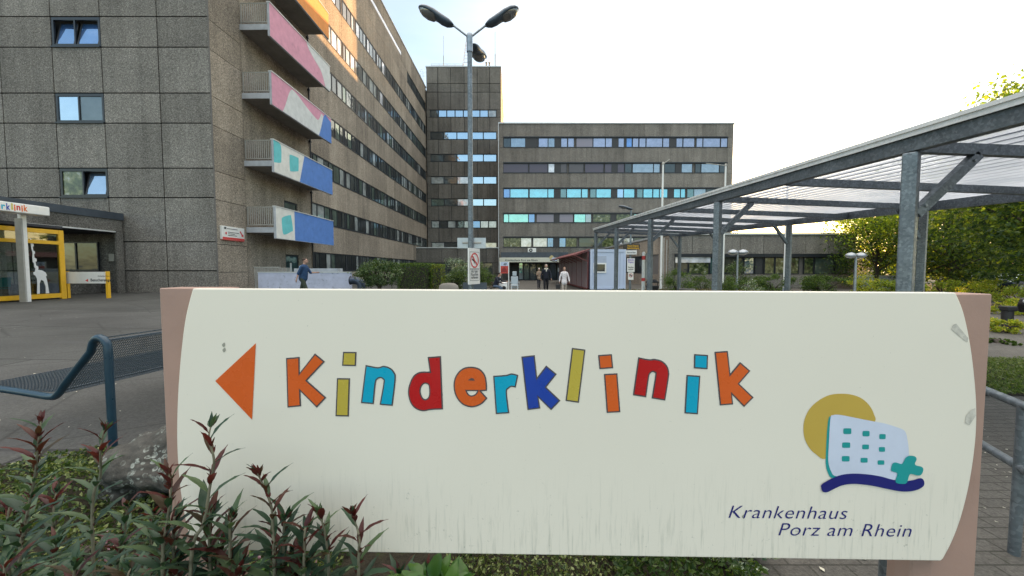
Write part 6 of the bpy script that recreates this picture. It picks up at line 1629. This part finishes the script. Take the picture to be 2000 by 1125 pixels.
mb = MB(); a, b = X_(979,Yp), X_(991,Yp); zz = at(984,531.5,Yp).z; mb.prism([[(a,zz),(b,zz),(b-.1,zz+.22),((a+b)/2+.02,zz+.40),((a+b)/2-.08,zz+.30),(a+.06,zz+.25)]], lambda u,v,d:(u,Yp+.01-d,v), 0, .004); mb.build('poster_print', plain('poster_dark_red', (.25,.02,.02), .5), pb)
# patient transport chair
ch = thing('transport_chair', 'pale grey patient transport chair with headrest and footrest', 'wheelchair', (X_(1005,26), 26, 0))
pl = plain('pale_upholstery', (.42,.47,.50), .5, 0, .06)
def cbx(nm, a, b, c, d, e, f, m=pl, bv=.03): mb = MB(); mb.box(a,b,c,d,e,f); return mb.build(nm, m, ch, bevel=bv, local=True)
cbx('headrest', -.14,.14,.14,.24,1.12,1.42); cbx('backrest', -.24,.24,.10,.22,.55,1.08); cbx('seat', -.25,.25,-.35,.18,.42,.54)
for s_ in (-1,1):
    cbx('armrest', s_*.30-.035,s_*.30+.035,-.25,.15,.66,.71)
    mb = MB(); mb.tube([(s_*.30,.1,.68),(s_*.30,.12,.45)], .018, 8); mb.tube([(s_*.3,-.2,.68),(s_*.3,-.2,.42)], .018, 8); mb.build('arm_support', M['steel'], ch, local=True)
    mb = MB(); mb.tube([(s_*.31-.02,.15,.13),(s_*.31+.02,.15,.13)], .13, 18); w3 = mb.build('wheel', M['black'], ch, local=True); mb = MB(); mb.tube([(s_*.31-.025,.15,.13),(s_*.31+.025,.15,.13)], .05, 12); mb.build('hub', M['steel'], w3, local=True)
    mb = MB(); mb.tube([(s_*.26-.015,-.35,.07),(s_*.26+.015,-.35,.07)], .07, 16); mb.build('castor', M['black'], ch, local=True)
mb = MB(); mb.bar((-.22,-.34,.45),(-.2,-.52,.2),.03,.03); mb.bar((.22,-.34,.45),(.2,-.52,.2),.03,.03); mb.box(-.24,.24,-.60,-.46,.16,.20); mb.build('footrest', pl, ch, local=True)
mb = MB(); mb.box(-.27,.27,-.35,.2,.30,.36); mb.tube([(-.2,.22,1.0),(-.2,.36,1.02),(.2,.36,1.02),(.2,.22,1.0)], .015, 8); mb.bar((-.26,.15,.13),(.26,.15,.13),.03,.03); mb.bar((-.26,-.33,.1),(-.26,-.33,.32),.03,.03); mb.bar((.26,-.33,.1),(.26,-.33,.32),.03,.03); mb.bar((0,.16,.13),(0,.16,.32),.04,.04); mb.build('chassis', M['steel'], ch, local=True)
tb_ = thing('ash_bin', 'white drum-shaped ashtray bin with a dark round opening', 'bin', (X_(984.5,25), 25, 0))
mb = MB(); mb.lathe([(.20,0),(.22,.04),(.22,.62),(.20,.66)], (0,0,0), 20); mb.build('drum', M['whitem'], tb_, local=True)
mb = MB(); mb.lathe([(.23,.66),(.235,.70),(.15,.73)], (0,0,0), 20); mb.build('lid', M['whitem'], tb_, local=True)
mb = MB(); mb.tube([(0,-.215,.36),(0,-.226,.36)], .13, 18); mb.build('opening', M['black'], tb_, local=True)
for i, (px0, px1, lb_) in enumerate(((904,915,'dark grey planter box left of the lamp pole'),(923,950,'long dark grey planter box right of the lamp pole'))):
    Yq = 20; t = thing('planter_box', lb_, 'planter', ((X_(px0,Yq)+X_(px1,Yq))/2, Yq, 0), 'planters by the lamp pole'); a, b = X_(px0,Yq), X_(px1,Yq); z1 = at(900,552.5,Yq).z
    mb = MB(); mb.box(a,b,Yq,Yq+.03,.03,z1); mb.box(a,b,Yq+.5,Yq+.53,.03,z1); mb.box(a,a+.03,Yq+.03,Yq+.5,.03,z1); mb.box(b-.03,b,Yq+.03,Yq+.5,.03,z1); mb.build('box', M['slate'], t)
    mb = MB(); mb.box(a+.03,b-.03,Yq+.03,Yq+.5,.03,z1-.06); mb.build('earth', M['soil'], t)
    for x_ in (a+.02, b-.08):
        mb = MB(); mb.box(x_,x_+.06,Yq+.05,Yq+.48,-.01,.03); mb.build('foot', M['black'], t)
c = X_(876,19); t = thing('stone_block', 'rounded grey stone block in front of the shrubs', 'stone', (c, 19, 0)); mb = MB(); mb.lathe([(.50,0),(.52,.5),(.46,.78),(.3,.88),(.1,.9)], (c,19,0), 18, 0, 1, .7); mb.build('stone', M['soffit'], t)

# dark bollard and lamp at right
bl = thing('bollard_light', 'dark short bollard light with a projecting head on the verge', 'bollard', (at(1966,640,10.3).x, 10.3, 0)); b = bl.location
mb = MB(); mb.lathe([(.112,0),(.112,.44),(.11,.46)], (b.x,b.y,0), 16); mb.build('shaft', M['black'], bl)
mb = MB(); mb.box(b.x-.115,b.x+.15,b.y-.11,b.y+.11,.462,.60); mb.build('head', M['black'], bl, bevel=.03)

# ================================================================== cars
def car(label, x, y, rz, col, group='cars parked beyond the lawn'):
    t = thing('parked_car', label, 'car', (x, y, 0), group, rz)
    paint = plain('car_paint', col, .22, .3, .03, 2, 0, .6)
    prof = [(-2.1,.42),(-2.14,.62),(-2.05,.82),(-1.2,.92),(-.55,1.38),(.2,1.46),(1.1,1.42),(1.75,1.05),(2.08,.98),(2.15,.6),(2.1,.38)]
    def sec(s_, inset_): 
        out = []
        for px_, pz in prof:
            f = 0 if pz < .95 else (pz-.95)/.5
            out.append((px_, s_*(.86-.18*f), pz))
        return out
    mb = MB(); a = sec(-1, 0); b_ = sec(1, 0); n = len(a)
    vs = a+b_; fs = [(i, i+1, n+i+1, n+i) for i in range(n-1)]+[(n-1, 0, n, 2*n-1)]
    mb.add(vs, fs, 0); mb.add(a, [tuple(range(n))]); mb.add(b_, [tuple(range(n))[::-1]])
    body = mb.build('body', paint, t, bevel=.05, fixn=True, local=True)
    mb = MB()
    for s_ in (-1, 1):
        def q(px_, pz): f = (pz-.95)/.5; return (px_, s_*(.872-.18*f), pz)
        mb.add([q(-1.0,1.0), q(-.5,1.33), q(.05,1.37), q(.05,1.0)], [(0,1,2,3)]); mb.add([q(.12,1.0), q(.12,1.37), q(1.0,1.35), q(1.45,1.0)], [(0,1,2,3)])
    mb.build('side_window', G['dark'], t, local=True)
    mb = MB(); mb.add([(-1.14,-.74,.985),(-1.14,.74,.985),(-.62,.62,1.36),(-.62,-.62,1.36)], [(0,1,2,3)]); mb.build('windscreen', G['dark'], t, local=True)
    mb = MB(); mb.add([(1.70,-.7,1.10),(1.70,.7,1.10),(1.22,.62,1.40),(1.22,-.62,1.40)], [(0,1,2,3)]); mb.build('rear_window', G['dark'], t, local=True)
    for wx in (-1.35, 1.3):
        for s_ in (-1, 1):
            w_ = thing('wheel', None, None, (wx, s_*.78, .31)); w_.parent = t
            mb = MB(); mb.tube([(0,-.1,0),(0,.1,0)], .31, 24); mb.build('tyre', M['black'], w_, local=True)
            mb = MB(); mb.tube([(0,-.105,0),(0,.105,0)], .2, 18); mb.build('rim', M['steel'], w_, local=True)
    for s_ in (-1, 1):
        mb = MB(); mb.ell((-2.06, s_*.62, .72), (.08,.16,.09), 12, 8); mb.build('headlight', G['wht'], t, local=True)
        mb = MB(); mb.ell((2.1, s_*.66, .82), (.06,.12,.09), 12, 8); mb.build('tail_light', M['redp'], t, local=True)
    mb = MB(); mb.box(-2.17,-2.14,-.26,.26,.45,.56); mb.build('number_plate', M['whitem'], t, local=True)
    mb = MB(); mb.box(-2.12,-2.06,-.5,.5,.6,.72); mb.build('grille', M['black'], t, local=True)
    for s_ in (-1,1):
        mb = MB(); mb.ell((-.85, s_*.98, 1.02), (.07,.1,.07), 10, 8); mb.build('mirror', paint, t, local=True)
    return t
car('black car with its front just entering at the right edge', at(1994,640,9.6).x+3.1, 9.6, .0, (.012,.012,.014))
car('silver car seen between the bushes above the right end of the sign', at(1885,560,30).x, 30, .35, (.35,.36,.38))
car('dark blue car behind the shrubs at the right edge', at(1985,565,27).x, 27, .2, (.05,.07,.12))
c = at(1790,555,26); t = thing('hand_rail', 'thin metal hand rail between the bushes beyond the carport', 'railing', (c.x, 26, 0)); z = at(1790,552.5,26).z
mb = MB(); mb.tube([(at(1780,552,26).x,26,z),(at(1905,552,26).x,26,z)], .03, 8); mb.build('top_rail', M['steel'], t)
for i in range(4): X = at(1782+i*40,552,26).x; mb = MB(); mb.tube([(X,26,0),(X,26,z)], .025, 8); mb.build('post', M['steel'], t)
